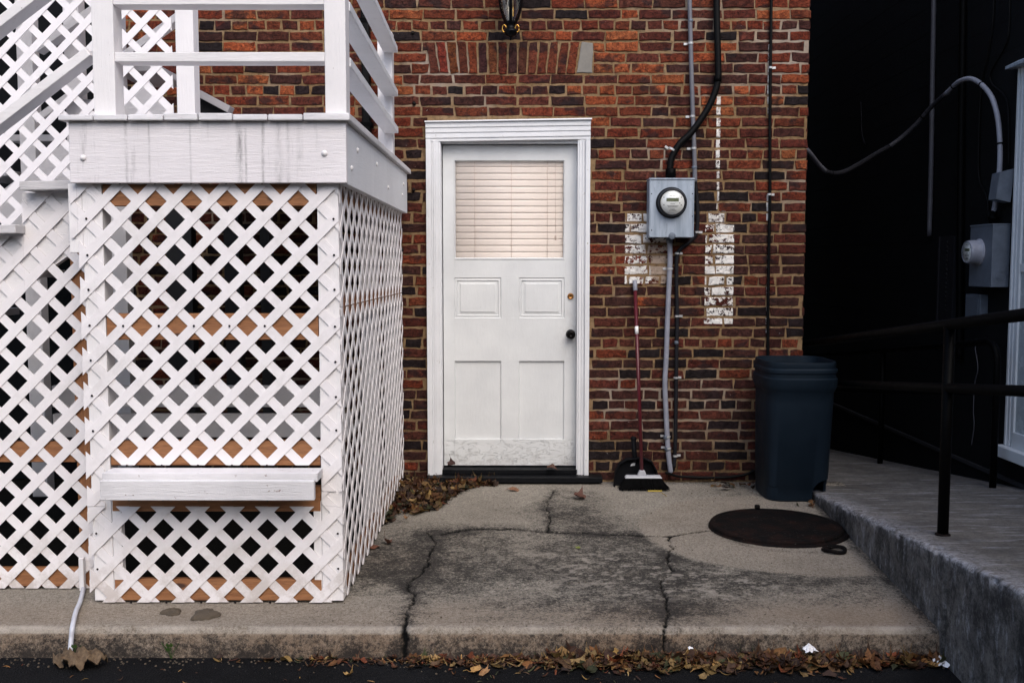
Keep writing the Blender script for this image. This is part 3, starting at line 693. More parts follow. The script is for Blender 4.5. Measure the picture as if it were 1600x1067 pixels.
ring(lf, s0, s1, dzz(405), dzz(250), .004, T0-.004, T0-.004); ring(lf, s0+.004, s1-.004, dzz(405)+.004, dzz(250)-.004, .006, T0-.004, T0+.014)
lf.build('door_leaf', M['door'], door, .0008)
gl = MB(); gl.poly([(s0+.004, T0+.015, dzz(405)+.004), (s1-.004, T0+.015, dzz(405)+.004), (s1-.004, T0+.015, dzz(250)-.004), (s0+.004, T0+.015, dzz(250)-.004)]); gl.build('window_pane', M['glass'], door)
bl = MB(); bz0, bz1 = dzz(405)+.002, dzz(250)-.002; nsl = 15; sp = (bz1-bz0)/nsl
for k in range(nsl):
    z0 = bz0+sp*k; zt = z0+sp+.0015; b = len(bl.v); n_ = 5
    for i in range(n_):                         # a gently curved closed slat, overlapping the one below
        t = i/(n_-1); y = T0+.0225-.0011*t-.0005*sin(pi*t)+random.uniform(-.0003, .0003); z = z0+(zt-z0)*(1-t)
        for x in (s0-.01, s1+.01): bl.v.append((x, y, z))
    for i in range(n_-1): bl.f.append((b+2*i, b+2*i+2, b+2*i+3, b+2*i+1)); bl.smooth.add(len(bl.f)-1)
o = bl.build('window_blind', M['blind'], door)
md = o.modifiers.new('solid', 'SOLIDIFY'); md.thickness = .0005
cd = MB()
for px in (742, 799, 855): cd.tube([(dx(px), T0+.0182, bz1), (dx(px), T0+.018, bz0)], .0011, 6)
cd.tube([(dx(867), T0+.0175, bz1), (dx(868), T0+.0175, dzz(365))], .0008, 5); cd.lathe([(.002, .02), (.006, .012), (.006, -.008), (.004, -.012)], (dx(868), T0+.0215, dzz(372)), (0, 0, 1), 8)
cd.build('blind_cord', M['cord'], o)
vd = MB(); vd.box((s0-.03, T0+.041, bz0-.05), (s1+.03, .3, bz1+.05)); vd.build('dark_interior', M['void'], door)
kb = MB(); kc = Vector(D(891.5, 522)); kb.lathe([(.031, 0), (.031, .004), (.024, .008), (.011, .012), (.011, .028), (.022, .034), (.029, .044), (.029, .054), (.022, .064), (.008, .066), (.007, .063), (0, .063)], kc, (0, -1, 0), 28)
h = kb.build('door_handle', M['bronze'], door)
db = MB(); dc = Vector(D(891.5, 463)); db.lathe([(.021, 0), (.021, .005), (.017, .012), (.014, .013), (.013, .011), (.0, .011)], dc, (0, -1, 0), 24); db.build('deadbolt', M['brass'], door)
dk = MB(); dk.box((dc.x-.001, dc.y-.0145, dc.z-.006), (dc.x+.001, dc.y-.0105, dc.z+.005)); dk.build('keyhole', M['ink'], door)
sg = MB(); zs = D(790, 728).z
sg.box((jl, -.001, .03), (jr, .2, zs-.004)); sg.box((CLx+.0, -.115, .012), (at(941, 750, -.09).x, -.0015, zs-.04)); sg.box((jl-.0, -.03, zs-.039), (jr, -.0012, zs-.006))
sg.box((CLx-.02, -.09, .0), (at(937, 750, -.09).x, -.0012, .0118))
sg.build('door_sill', M['sill'], bld, .004, 2)
for px, py in ((645, 52), (647, 162), (646, 297), (628, 391)):
    c = at(px, py, -.01); MB().lathe([(.012, -.01), (.012, .006), (.006, .012), (0, .013)], c, (0, -1, 0), 10).build('wall_plug', M['screw'], bld)

# ================================================================ dark building across the alley
DX = 3.2
dkb = empty('black_building', (DX+1.5, -1, 0), 'black painted masonry building closing off the alley on the right', 'building')
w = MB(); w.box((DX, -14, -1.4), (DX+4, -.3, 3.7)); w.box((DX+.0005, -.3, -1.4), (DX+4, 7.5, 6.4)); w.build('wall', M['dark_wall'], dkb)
yA, yB = atx(1292, 709, DX).y, -7.4
tr = MB(); za = atx(1298, 634, DX-.02).z; zb2 = atx(1600, 755, DX-.02).z; ztr = (za+zb2)/2
tr.box((DX-.02, -7.4, ztr-.012), (DX-.001, 7, ztr+.012)); tag(tr.build('trim_strip', plain('dark_grey_trim', (.030, .030, .033), .7), dkb))
wy = atx(1583, 300, DX-.03).y; wz1, wz0 = atx(1583, 110, DX-.03).z, atx(1583, 700, DX-.03).z
win = tag(empty('window', (0, 0, 0), None, None)); win.parent = dkb
wf = MB(); yl = wy
for k, (a, b, x) in enumerate([(0, .022, -.030), (.0222, .040, -.020), (.0402, .058, -.026), (.0582, .075, -.018), (.0752, .105, -.024)]): wf.box((DX+x, yl-b, wz0), (DX-.001, yl-a, wz1))
for k, (a, b, x) in enumerate([(0, .022, -.030), (.0222, .040, -.020), (.0402, .105, -.026)]): wf.box((DX+x, yl-1.4+a, wz0), (DX-.001, yl-1.4+b, wz1))
wf.box((DX-.028, yl-1.295, wz1-.11), (DX-.001, yl-.105, wz1)); wf.box((DX-.028, yl-1.295, wz0), (DX-.001, yl-.105, wz0+.1))
wf.box((DX-.022, yl-1.295, 1.38), (DX-.001, yl-.105, 1.43))
wf.build('window_frame', M['window_casing'], win, .002)
wp = MB(); wp.box((DX-.012, yl-1.295, wz0+.1), (DX-.002, yl-.105, 1.38)); wp.box((DX-.012, yl-1.295, 1.43), (DX-.002, yl-.105, wz1-.11)); wp.build('window_pane', plain('frosted_pane', (.34, .39, .43), .25, 0, .4, 9, .003), win)
ws = MB(); ws.box((DX-.075, yl-1.46, wz0-.075), (DX-.001, yl+.03, wz0-.001)); ws.build('window_sill', M['window_casing'], win, .004)
wh = MB(); wh.hexa([(DX-.085, yl-1.46, wz1+.002), (DX-.085, yl+.05, wz1+.002), (DX-.001, yl+.05, wz1+.002), (DX-.001, yl-1.46, wz1+.002), (DX-.085, yl-1.46, wz1+.02), (DX-.085, yl+.05, wz1+.02), (DX-.001, yl+.05, wz1+.06), (DX-.001, yl-1.46, wz1+.06)])
wh.build('window_hood', M['galv'], win)
aw_ = empty('alley_wall', (2.5, 6.8, 0), 'black wall closing the far end of the alley', 'wall')
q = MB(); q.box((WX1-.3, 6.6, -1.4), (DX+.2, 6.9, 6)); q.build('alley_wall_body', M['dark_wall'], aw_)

opp = empty('opposite_building', (-2, -19, 0), 'brick building across the lot behind the viewer', 'building')
def opp_mat():
    n = NT('distant_brick'); t = n.t.nodes.new('ShaderNodeTexBrick'); x, y, z = n.sep(n.pos); cm = n.t.nodes.new('ShaderNodeCombineXYZ')
    n.t.links.new(x, cm.inputs[0]); n.t.links.new(z, cm.inputs[1]); n.t.links.new(cm.outputs[0], t.inputs['Vector'])
    t.inputs['Scale'].default_value = 1; t.inputs['Brick Width'].default_value = .21; t.inputs['Row Height'].default_value = .068; t.inputs['Mortar Size'].default_value = .008
    t.inputs['Color1'].default_value = (.16, .05, .03, 1); t.inputs['Color2'].default_value = (.09, .035, .025, 1); t.inputs['Mortar'].default_value = (.3, .26, .2, 1)
    return n.set(t.outputs['Color'], .9)
m = MB(); m.box((-9, -20, -.4), (14, -18, 6.5)); m.build('wall', opp_mat(), opp)

m = MB(); m.box((-4.85, -.035, .02), (at(150, 200, -.03).x, -.010, 3.9)); tag(m.build('shade_panel', M['dark_wall'], bld), 'added black panel that darkens the lattice holes behind the stair')  # added panel, no known part of the wall; keeps the screen's holes dark
m = MB(); m.box((-4.6, -2.10, -.019), (at(533, 600, -2.29).x-.06, -.02, .012)); tag(m.build('porch_shade', M['porch_shade']), kind='structure')  # dark sheet that paints the shade on the floor under the porch
# ================================================================ the porch
YL = atz(320, 942).y                                   # back of the front lattice
porch = empty('wooden_porch', (-1.3, -1.3, 0), 'white painted wooden porch with lattice skirting, railings and side stair', 'porch')
XS = at(533, 600, YL).x; XL = at(131, 600, YL).x; XLT = at(112, 330, YL).x
def PX(px, Y=YL, py=500): return at(px, py, Y).x
def PZ(py, Y=YL, px=320): return at(px, py, Y).z
ZF0, ZF1, ZD = PZ(286, (YL-0.045)), PZ(190, (YL-0.045)), PZ(178, (YL-0.07))
per = (at(304.5, 510, YL).x-at(194.5, 508, YL).x)/2
nd = at(194.5, 509, YL); lo = MB()
U, V, N = (1, 0, 0), (0, 0, 1), (0, -1, 0)
zs_top, zs_bot = PZ(726), PZ(790)
lo1 = MB(); lattice(lo1, (0, YL, 0), U, V, N, [(XL, zs_top+.0), (XS, zs_top), (XS, ZF0+.01), (XL, ZF0+.01)], (nd.x, nd.z), per)
lattice(lo1, (0, YL, 0), U, V, N, [(XLT, PZ(372)), (XL-.0005, PZ(372)), (XL-.0005, ZF0+.01), (XLT, ZF0+.01)], (nd.x, nd.z), per)
lattice(lo1, (0, YL, 0), U, V, N, [(XL, zs_bot), (PX(156), zs_bot), (PX(156), zs_top), (XL, zs_top)], (nd.x, nd.z), per)
lattice(lo1, (0, YL, 0), U, V, N, [(PX(499), PZ(767)), (XS, PZ(767)), (XS, zs_top), (PX(499), zs_top)], (nd.x, nd.z), per)
lo1.build('upper_lattice_panel', M['lattice'], porch)
nd2 = at(278, 800, YL); nd2 = at(255.5, 799.5, YL)
lo2 = MB(); lattice(lo2, (0, YL, 0), U, V, N, [(XL, .006), (XS, .006), (XS, PZ(767)-.002), (PX(499), PZ(767)-.002), (PX(499), zs_bot-.002), (XL, zs_bot-.002)][:3]+[(XS, zs_bot-.002), (XL, zs_bot-.002)], (nd2.x, nd2.z), per)
lattice(lo2, (0, YL, 0), U, V, N, [(PX(499), zs_bot-.001), (XS, zs_bot-.001), (XS, PZ(767)-.003), (PX(499), PZ(767)-.003)], (nd2.x, nd2.z), per)
lo2.build('lower_lattice_panel', M['lattice'], porch)
# side panels, facing the door
YE = -.13; zseam = at(538, 479, (YL+0.09)).z; Ns = (1, 0, 0); Us = (0, 1, 0)
for nm, z0, z1, nv in (('upper_side_lattice', zseam+.003, ZF0+.02, .03), ('lower_side_lattice', .012, zseam-.003, .0)):
    m = MB(); lattice(m, (XS-.002, 0, 0), Us, V, Ns, [(YL+.004, z0), (YE, z0), (YE, z1), (YL+.004, z1)], (YL+.02, zseam+nv), per, .033, .0032); m.build(nm, M['lattice'], porch)
# stair side lattice under the treads
YS = atz(60, 920).y
def SX(px): return at(px, 500, YS).x
def SZ(py): return at(60, py, YS).z
c1 = at(100, 411, YS); ndl = (c1.x+per*.5, c1.z)
run, rise = .245, .195
cols = [(SX(42), XL+.03, SZ(300))]; z = SZ(368); x = SX(42)
while z > .12: cols.append((x-run, x, z)); x -= run; z -= rise
ls = MB()
for x0, x1, zt in cols: lattice(ls, (0, YS, 0), U, V, N, [(x0, .006), (x1-.0004, .006), (x1-.0004, zt), (x0, zt)], ndl, per)
ls.build('stair_lattice_panel', M['lattice'], porch)
s_a, s_b = at(100, 404, YS), at(0, 475, YS); k_low = (s_a.z-s_b.z)/(s_a.x-s_b.x)
st = MB()
for i, (x0, x1, zt) in enumerate(cols):
    x1_ = min(x1, XL+.02); low = lambda x: max(.03, s_a.z+k_low*(x-s_a.x))
    if zt-.003 > low(x1_): st.prism([(x0, 0, low(x0)), (x1_, 0, low(x1_)), (x1_, 0, zt-.003), (x0, 0, zt-.003)], YS+.004, YS+.042, (0, 1, 0))
st.build('stair_stringer', M['white_x'], porch)
tz = [(PX(30, YL+.1, 290), XLT+.01, SZ(300)+.001, SZ(300)+.038)]; 
for i, (x0, x1, zt) in enumerate(cols[1:]): tz.append((x0-.03, x1+.006, zt+.001, zt+.038))
for i, (x0, x1, z0, z1) in enumerate(tz):
    t = MB(); t.hexa([(x0, (YL+0.1), z0+.004*(i % 2)), (x1, (YL+0.1), z0+.006), (x1, -1.30, z0+.006), (x0, -1.30, z0), (x0, (YL+0.1), z1), (x1, (YL+0.1), z1+.005), (x1, -1.30, z1+.005), (x0, -1.30, z1)])
    t.build('stair_tread', M['tread'], porch, .003, 2)
# framing
fw = MB(); b = fw.box
def board(y0, y1, za, zb, x0=XL+.09, x1=XS-.04): return MB().box((x0, y0, za), (x1, y1, zb))
for za, zb in ((PZ(322), PZ(288)), (PZ(531), PZ(490)), (PZ(727), PZ(689)), (PZ(799), PZ(760)), (.012, PZ(905))):
    board(YL+.001, YL+.037, min(za, zb), max(za, zb), PX(166), PX(497)).build('framing_board', M['wood_x'], porch, .002)
for za, zb in ((SZ(722), SZ(690)), (.012, SZ(888))):
    MB().box((-3.6, YS+.002, min(za, zb)), (SX(110), YS+.038, max(za, zb))).build('framing_board', M['wood_x'], porch, .002)
MB().box((SX(112), YS+.003, .01), (SX(131)+.02, YS+.09, SZ(395))).build('framing_stud', M['wood_z'], porch, .002)
for za, zb in ((PZ(322), PZ(288)), (zseam-.06, zseam+.05), (.02, .09)):
    MB().box((XS-.045, YL+.10, min(za, zb)), (XS-.004, YE, max(za, zb))).build('framing_board', M['wood_y'], porch, .002)
def post(px0, px1, y0, y1, z0, z1, mat='white_z'):
    MB().box((PX(px0, y0), y0, z0), (PX(px1, y0), y1, z1)).build('porch_post', M[mat], porch, .003, 2)
post(134, 165, YL+.0015, YL+.09, .01, ZF0); post(498, 531, YL+.0015, YL+.09, .01, ZF0)
MB().box((PX(165.5), YL+.0015, .01), (PX(180), YL+.036, PZ(782))).build('framing_stud', M['white_z'], porch, .002)
MB().box((PX(485), YL+.0015, .01), (PX(497.5), YL+.036, PZ(782))).build('framing_stud', M['white_z'], porch, .002)
MB().box((PX(112.5), YL+.0015, PZ(395)), (PX(133.5), YL+.036, ZF0)).build('framing_stud', M['white_z'], porch, .002)
for y in (-1.2, -.25): MB().box((XS-.10, y, .01), (XS-.012, y+.09, ZF0)).build('porch_post', M['white_z'], porch, .003, 2)
YI = -1.45
for z0, z1 in ((at(300, 636, YI).z, at(300, 603, YI).z), (at(300, 683, YI).z, at(300, 647, YI).z)):
    MB().box((at(172, 600, YI).x-.3, YI, z0), (XS-.13, YI+.038, z1)).build('inner_rail', M['white_x'], porch, .002)
for pa, pb, y in ((262, 302, -.7), (352, 376, -.55), (408, 424, -.55), (150, 168, -1.0)):
    MB().box((at(pa, 500, y).x, y, .01), (at(pb, 500, y).x, y+.09, ZF0)).build('inner_post', M['shade_post'], porch, .002)
# fascia, deck boards
XF = at(541, 240, (YL-0.045)).x; XFL = at(108, 240, (YL-0.045)).x
MB().box((XFL, (YL-0.045), ZF0), (XF, (YL-0.013), ZF1)).build('fascia_board', M['white_fascia'], porch, .003, 2)
MB().box((XF-.036, (YL-0.0128), ZF0-.004), (XF-.001, YE-.02, ZF1-.002)).build('side_fascia', M['white_y'], porch, .002)
MB().box((XFL, (YL-0.0128), ZF0), (XFL+.036, -1.3, ZF1-.002)).build('side_fascia', M['white_y'], porch, .002)
MB().box((XFL+.04, YE-.06, ZF0+.02), (XF-.04, YE-.022, ZF1-.003)).build('ledger_board', M['wood_x'], porch, .002)
jx = [90, 145, 199, 255, 309, 363, 418, 473, 547]; 
for i in range(8):
    x0, x1 = at(jx[i], 184, (YL-0.07)).x, at(jx[i+1], 184, (YL-0.07)).x; dz = random.uniform(-.004, .004)+(.006 if i == 3 or i == 7 else 0)
    MB().hexa([(x0+.002, (YL-0.072)+random.uniform(-.003, .003), ZF1+.001), (x1-.002, (YL-0.072), ZF1+.001), (x1-.002, -.10, ZF1+.001), (x0+.002, -.10, ZF1+.001), (x0+.002, (YL-0.07), ZD+dz), (x1-.002, (YL-0.07), ZD+dz), (x1-.002, -.10, ZD+dz), (x0+.002, -.10, ZD+dz)]).build('deck_board', M['white_old'], porch, .004, 2)
for px, py in ((130, 247), (507, 240)): MB().lathe([(.013, 0), (.012, .004), (.004, .008), (0, .0085)], at(px, py, (YL-0.045)), (0, -1, 0), 10).build('carriage_bolt', M['white_x'], porch)
for px, py in ((549, 263), (558, 235), (588, 257), (606, 293), (628, 305), (630, 288)): MB().lathe([(.012, 0), (.011, .004), (.004, .008), (0, .0085)], atx(px, py, XF-.001), (1, 0, 0), 10).build('carriage_bolt', M['white_x'], porch)
# bench shelf on the front
bench = MB().box((PX(161, (YL-0.11), 735), (YL-0.122), PZ(738, (YL-0.11))-.036), (PX(497, (YL-0.11), 735), (YL-0.013), PZ(738, (YL-0.11)))); bench.build('shelf_top', M['white_old'], porch, .003, 2)
MB().box((PX(156, (YL-0.16), 760), (YL-0.162), PZ(782, (YL-0.162))), (PX(491, (YL-0.16), 760), (YL-0.134), PZ(751, (YL-0.162)))).build('shelf_front_board', M['white_old'], porch, .004, 2)
# railings: two-by-fours laid flat
MB().box((PX(146, (YL-0.01), 120), (YL-0.015), ZD-.001), (PX(180, (YL-0.01), 120), (YL+0.078), 3.25)).build('porch_post', M['white_z'], porch, .003, 2)
MB().box((PX(508, (YL-0.01), 120), (YL-0.015), ZD-.001), (PX(541, (YL-0.01), 120), (YL+0.078), 3.25)).build('porch_post', M['white_z'], porch, .003, 2)
yF = -.24; xa, xb = at(590, 130, yF).x, at(613, 130, yF).x
MB().box((xa, yF, ZD-.01), (xb, yF+.09, at(600, 50, yF).z)).build('porch_post', M['white_z'], porch, .003, 2)
RZ = [PZ(97, (YL-0.01)), PZ(8, (YL-0.01)), PZ(8, (YL-0.01))+.265]
xr0, xr1 = PX(180, (YL-0.01), 120), PX(508, (YL-0.01), 120)
for z in RZ:
    MB().box((xr0+.0005, (YL-0.012), z), (xr1-.0005, (YL+0.076), z+.038)).build('front_rail', M['white_x'], porch, .003, 2)
    fo = -.045; y0_, y1_ = YL+.0785, yF-.0005; MB().hexa([(xr1+.002, y0_, z-.003), (xr1+.090, y0_, z-.003), (xr1+.090+fo, y1_, z-.003), (xr1+.002+fo, y1_, z-.003), (xr1+.002, y0_, z+.035), (xr1+.090, y0_, z+.035), (xr1+.090+fo, y1_, z+.035), (xr1+.002+fo, y1_, z+.035)]).build('side_rail', M['white_y'], porch, .003, 2)
for pa, pb in (((144, 84), (0, 195)), ((66, -7), (0, 44)), ((144, 84-145), (70, 84-92))):
    p, q2 = at(*pa, (YL+0.03)), at(*pb, (YL+0.03)); d = (q2-p); 
    if pa[0] == 66: p = p-d*(78/66.)
    if pa[1] < -50: continue
    MB().beam(p+Vector((0, 0, 0)), p+d.normalized()*2.9, .09, .038).build('stair_handrail', M['white_x'], porch, .003, 2)
# lattice screen on the far side of the stair
YC = -1.28; xr = at(270, 100, YC).x; zb0 = ZD+.01; sc = MB(); nc = at(23.5, 223/2.667, YC); nc = at(46, 223/2.667, YC)
lattice(sc, (0, YC, 0), U, V, N, [(xr, zb0), (xr, 3.75), (-4.4, 3.75), (-4.4, zb0-.74*(xr+4.4))], (nc.x, nc.z), per, .036); sc.build('lattice_screen', M['lattice'], porch)
MB().box((at(275, 100, YC-.03).x, YC-.03, ZD-.01), (at(303, 100, YC-.03).x, YC+.06, 3.8)).build('screen_post', M['white_z'], porch, .003, 2)
# the flight behind the screen
Yb = -.72
def B(px, py, Y=Yb): return at(px, py, Y)
for i, (pa, pb, w_, h_, m) in enumerate([((300, 14), (60, 190), .09, .038, 'white_x'), ((250, 150), (0, 345), .04, .24, 'white_x'), ((312, 147), (361, 173), .09, .04, 'grey_board'), ((300, -90), (60, 80), .09, .038, 'white_x')]):
    MB().beam(B(*pa), B(*pb), w_, h_).build('rear_stair_rail' if i != 1 else 'rear_stringer', M[m], porch, .003, 2)
for px in (170, 105, 30): MB().box((B(px, 50).x-.045, Yb+.05, .05), (B(px, 50).x+.045, Yb+.14, 3.1)).build('rear_post', M['white_z'], porch, .003, 2)
for k in range(5): x = B(240, 60).x-.30*k; MB().box((x-.28, Yb+.06, B(240, 108).z-.2*k), (x, -.12, B(240, 108).z-.2*k+.038)).build('rear_tread', M['tread'], porch, .003)
MB().prism([B(312, 150), B(361, 176), B(312, 176)], 0, .04, (0, 1, 0)).build('rear_stringer_end', M['void'], porch)
# screw heads in the lattice
sr = random.Random(3); SC = lambda c: MB().lathe([(.0050, 0), (.0045, .0015), (0, .002)], c, (0, -1, 0), 8).build('screw', M['screw'], porch); half = per/2
for zr in (PZ(510), PZ(707), PZ(304), PZ(917), PZ(800)):
    for i in range(-2, 5):
        x = nd.x+i*2*half*1.0; 
        if XL+.06 < x < XS-.05: SC((x+sr.uniform(-.003, .003), YL-.0112, round((zr-nd.z)/per)*per+nd.z))
for xc in (PX(141.5), PX(524)):
    for k in range(-9, 14):
        z = nd.z+k*per+(0 if True else half)
        if .03 < z < ZF0-.02 and not (zs_bot < z < zs_top): SC((xc, YL-.0112, z+sr.uniform(-.004, .004)))
# lean-to downspout seen between the porch rails
ds = empty('downspout', (at(572, 100, -.05).x, -.05, ZD), 'black downspout on the brick wall behind the porch side rails', 'downspout')
x0 = at(565, 100, -.05).x; MB().box((x0, -.075, ZD-.2), (x0+.055, -.01, 4.6)).build('downspout_pipe', M['black'], ds, .012, 3)
for z in (2.3, 2.95): MB().box((x0-.012, -.079, z), (x0+.067, -.008, z+.03)).build('downspout_strap', M['rail_black'], ds, .002)
# ================================================================ electric meter and its runs
def dial(root, c, ax, up, R, depth, ring_m='meter_ring'):
    ax = Vector(ax); up = Vector(up); rt = up.cross(ax)
    m = MB(); m.lathe([(R*1.12, 0), (R*1.12, .006), (R*1.03, .012), (R, .014), (R, depth*.6), (R*.97, depth*.85), (R*.92, depth), (R*.86, depth), (R*.86, depth-.006), (0, depth-.006)], c, ax, 40); m.build('meter_housing', M[ring_m], root)
    f = MB(); f.lathe([(R*.86, depth-.012), (R*.85, depth-.004), (0, depth-.004)], c, ax, 36); fo = f.build('meter_dial', M['meter_face'], root)
    def plate(name, mat, u, v, w, h, o):
        p = c+ax*(depth-.004)+rt*u+up*v; q = MB(); q.prism([p-rt*w/2-up*h/2, p+rt*w/2-up*h/2, p+rt*w/2+up*h/2, p-rt*w/2+up*h/2], 0, o, ax); return q.build(name, M[mat], fo)
    plate('display', 'lcd', 0, R*.18, R*.88, R*.24, .0012)
    t = MB(); rr = random.Random(2)
    def mark(u, v, w, h):
        p = c+ax*(depth-.004)+rt*u+up*v; t.prism([p-rt*w/2-up*h/2, p+rt*w/2-up*h/2, p+rt*w/2+up*h/2, p-rt*w/2+up*h/2], 0, .0006, ax)
    for v, wd in ((.62, .62), (.48, .44), (-.12, .30), (-.26, .74), (-.34, .66), (-.50, .30), (-.58, .5)):
        u = -wd/2*R
        while u < wd/2*R: w_ = rr.uniform(.03, .08)*R; mark(u+w_/2, v*R, w_*.8, R*.035); u += w_
    for u, v in ((-.62, .35), (.62, .35), (-.62, -.2), (.62, -.2), (.52, -.06)): mark(u*R, v*R, R*.06, R*.07)
    t.build('dial_lettering', M['ink'], fo)
    g = MB(); g.lathe([(R*.80, 0), (R*.7, .007), (R*.4, .012), (0, .0135)], c+ax*(depth-.002), ax, 36, caps=False); g.build('glass_cover', M['glass'], root)
YM = -.145
mx0, mx1 = at(1015, 320, YM).x, at(1084, 320, YM).x; mz0, mz1 = at(1048, 371, YM).z, at(1048, 281, YM).z
mt = empty('electric_meter', ((mx0+mx1)/2, -.01, mz0), 'grey galvanised electric meter box with round glass dial on the brick wall', 'electric meter')
b_ = MB(); b_.box((mx0, YM, mz0), (mx1, -.0095, mz1)); b_.box((mx0-.004, YM-.006, mz1), (mx1+.004, -.0095, mz1+.010)); b_.box((mx0-.002, YM-.004, mz0+.004), (mx0+.006, YM, mz1-.004)); b_.box((mx1-.006, YM-.004, mz0+.004), (mx1+.002, YM, mz1-.004))
b_.build('meter_box', M['galv'], mt, .002)
dial(mt, Vector(at(1049, 317, YM)), (0, -1, 0), (0, 0, 1), .088, .052)
lg = MB(); lg.lathe([(.004, 0), (.022, .001), (.022, .004), (.016, .006), (0, .006)], at(1050, 369, YM), (0, -1, 0), 16); lg.build('seal_latch', M['galv_dark'], mt)
for px, py in ((1018, 303), (1082, 303), (1082, 338), (1018, 360)): MB().lathe([(.004, 0), (.003, .002), (0, .0022)], at(px, py, YM), (0, -1, 0), 8).build('box_screw', M['screw'], mt)
def run(name, pts, Y, rad, mat, label, cat, clips=(), n=14, coup=(), clipw=1, smooth=True):
    W = [at(p[0], p[1], p[2] if len(p) > 2 else Y) for p in pts]; o = empty(name, W[-1], label, cat)
    MB().tube(bez(W, 10) if smooth else W, rad, n).build(name+'_run', M[mat], o)
    for px, py, ang in clips:
        c = at(px, py, Y); m = MB(); t = Vector((sin(ang), 0, cos(ang))); s_ = Vector((cos(ang), 0, -sin(ang)))
        prof = [(c+s_*(rad+.0015)*cos(a)+Vector((0, -1, 0))*(rad+.0015)*sin(a)) for a in np.linspace(0, pi, 9)]
        for a, b in zip(prof[:-1], prof[1:]): m.beam(a, b, .012, .003, up=tuple((a-c).normalized()))
        for sg_ in ((-1,) if clipw == 1 else (1,)):
            p = c+s_*sg_*(rad+.0015); m.prism([p-t*.007, p+s_*sg_*.024-t*.007, p+s_*sg_*.024+t*.007, p+t*.007], Y*-1-.014, Y*-1-.008, (0, 1, 0))
        m.build('pipe_clip', M['clip'], o)
    for px, py, L, k in coup:
        c = at(px, py, Y); MB().lathe([(rad, -L/2-.003), (rad*k, -L/2), (rad*k, L/2), (rad, L/2+.003)], c, (0, 0, 1), 14).build('coupling', M['galv_dark' if mat != 'black' else 'rail_black'], o)
    return o
run('service_conduit', [(1119, -190), (1119, -60), (1120, 30), (1122, 100), (1121, 130), (1108, 166), (1082, 205), (1062, 225), (1050, 246), (1047, 262), (1047, 279)], -.045, .021, 'black', 'thick black service conduit bending down into the top of the wall meter box', 'conduit', clips=((1050, 234, .55),), coup=((1048, 271, .055, 1.55), (1121, 124, .03, 1.2)))
run('wall_conduit', [(1077, -190), (1077, -40), (1079, 60), (1081, 130), (1083, 190), (1085, 240), (1086, 285)], -.035, .0140, 'pvc', 'thin grey conduit running up the brick wall above the meter box', 'conduit', clips=((1079, 68, 0), (1082, 182, 0), (1084, 232, 0)), coup=((1079, 33, .012, 1.15), (1085, 262, .012, 1.2)))
run('looping_cable', [(1086, 285), (1089, 310), (1090, 345), (1087, 366), (1075, 380), (1064, 388), (1058, 400), (1057, 430), (1058, 500), (1057, 560), (1056, 640), (1055, 700), (1053, 730)], -.028, .0125, 'cable_dark', 'dark grey cable pipe passing right of the meter box and down beside the pale conduit', 'cable', clips=((1058, 396, 0), (1089, 363, 0), (1058, 494, 0), (1056, 590, 0), (1055, 712, 0)), clipw=-1, coup=((1057, 535, .015, 1.15),))
run('drop_conduit', [(1046, 371), (1047, 400), (1046, 430), (1043, 500), (1041, 560), (1039, 600), (1041, 650), (1043, 690), (1045, 715), (1048, 738)], -.04, .0165, 'pvc_light', 'pale grey conduit dropping from under the meter box to the pavement', 'conduit', clips=((1043, 682, 0), (1044, 700, 0), (1047, 420, 0)), coup=((1046, 376, .03, 1.25), (1041, 683, .02, 1.12), (1043, 701, .02, 1.12)))
run('black_riser_cable', [(1206, -190), (1205, 0), (1204, 100), (1203, 200), (1203, 300), (1201, 420), (1200, 500), (1200, 600), (1199, 735)], -.022, .010, 'black', 'thin black cable running straight down the brick wall behind the bin', 'cable', clips=((1204, 106, 0), (1202, 304, 0)), clipw=-1)
run('ground_cable', [(1040, 738, -.07), (1060, 744, -.05), (1080, 745, -.04), (1100, 746, -.035), (1125, 746, -.03), (1150, 744, -.03), (1168, 740, -.03), (1185, 732, -.03), (1200, 728, -.03)], -.03, .009, 'black', 'black cable along the foot of the brick wall between conduit and bin', 'cable', clips=())
# ================================================================ wall lantern
LYc = -.16; lc = at(798, 30, LYc); zz = lambda py: at(798, py, LYc).z
lan = empty('wall_lantern', (lc.x, -.01, zz(60)), 'black and brass wall lantern with curved glass above the door', 'lantern')
m = MB(); m.lathe([(0, zz(66)-zz(66)), (.006, .004), (.009, .012), (.006, .02), (.020, .026), (.034, .032), (.044, .050), (.046, .058), (.040, .066), (.030, .075), (.027, .09), (.035, .105), (.038, .112), (.032, .118), (.030, .12)], (lc.x, LYc, zz(64)), (0, 0, 1), 28); m.build('lantern_base', M['lantern_metal'], lan)
gprof = [(.030, 0), (.050, .04), (.068, .09), (.080, .15), (.086, .21), (.088, .27), (.084, .33)]; gz = zz(38)
MB().lathe(gprof, (lc.x, LYc, gz), (0, 0, 1), 32, caps=False).build('lantern_glass', M['lamp_glass'], lan)
for k in range(6):
    a = 2*pi*k/6+.52; p = [Vector((lc.x+cos(a)*(r_+.003), LYc+sin(a)*(r_+.003), gz+h_)) for r_, h_ in gprof]
    q = MB()
    for u, v in zip(p[:-1], p[1:]): q.beam(u, v+(v-u)*.03, .019, .005, up=(cos(a), sin(a), 0))
    q.build('lantern_rib', M['lantern_metal'], lan)
m = MB(); m.lathe([(.088, 0), (.092, .008), (.088, .018), (.06, .05), (.035, .075), (.03, .085), (.034, .095), (.02, .11), (.008, .13), (0, .15)], (lc.x, LYc, gz+.33), (0, 0, 1), 28); m.build('lantern_roof', M['lantern_metal'], lan)
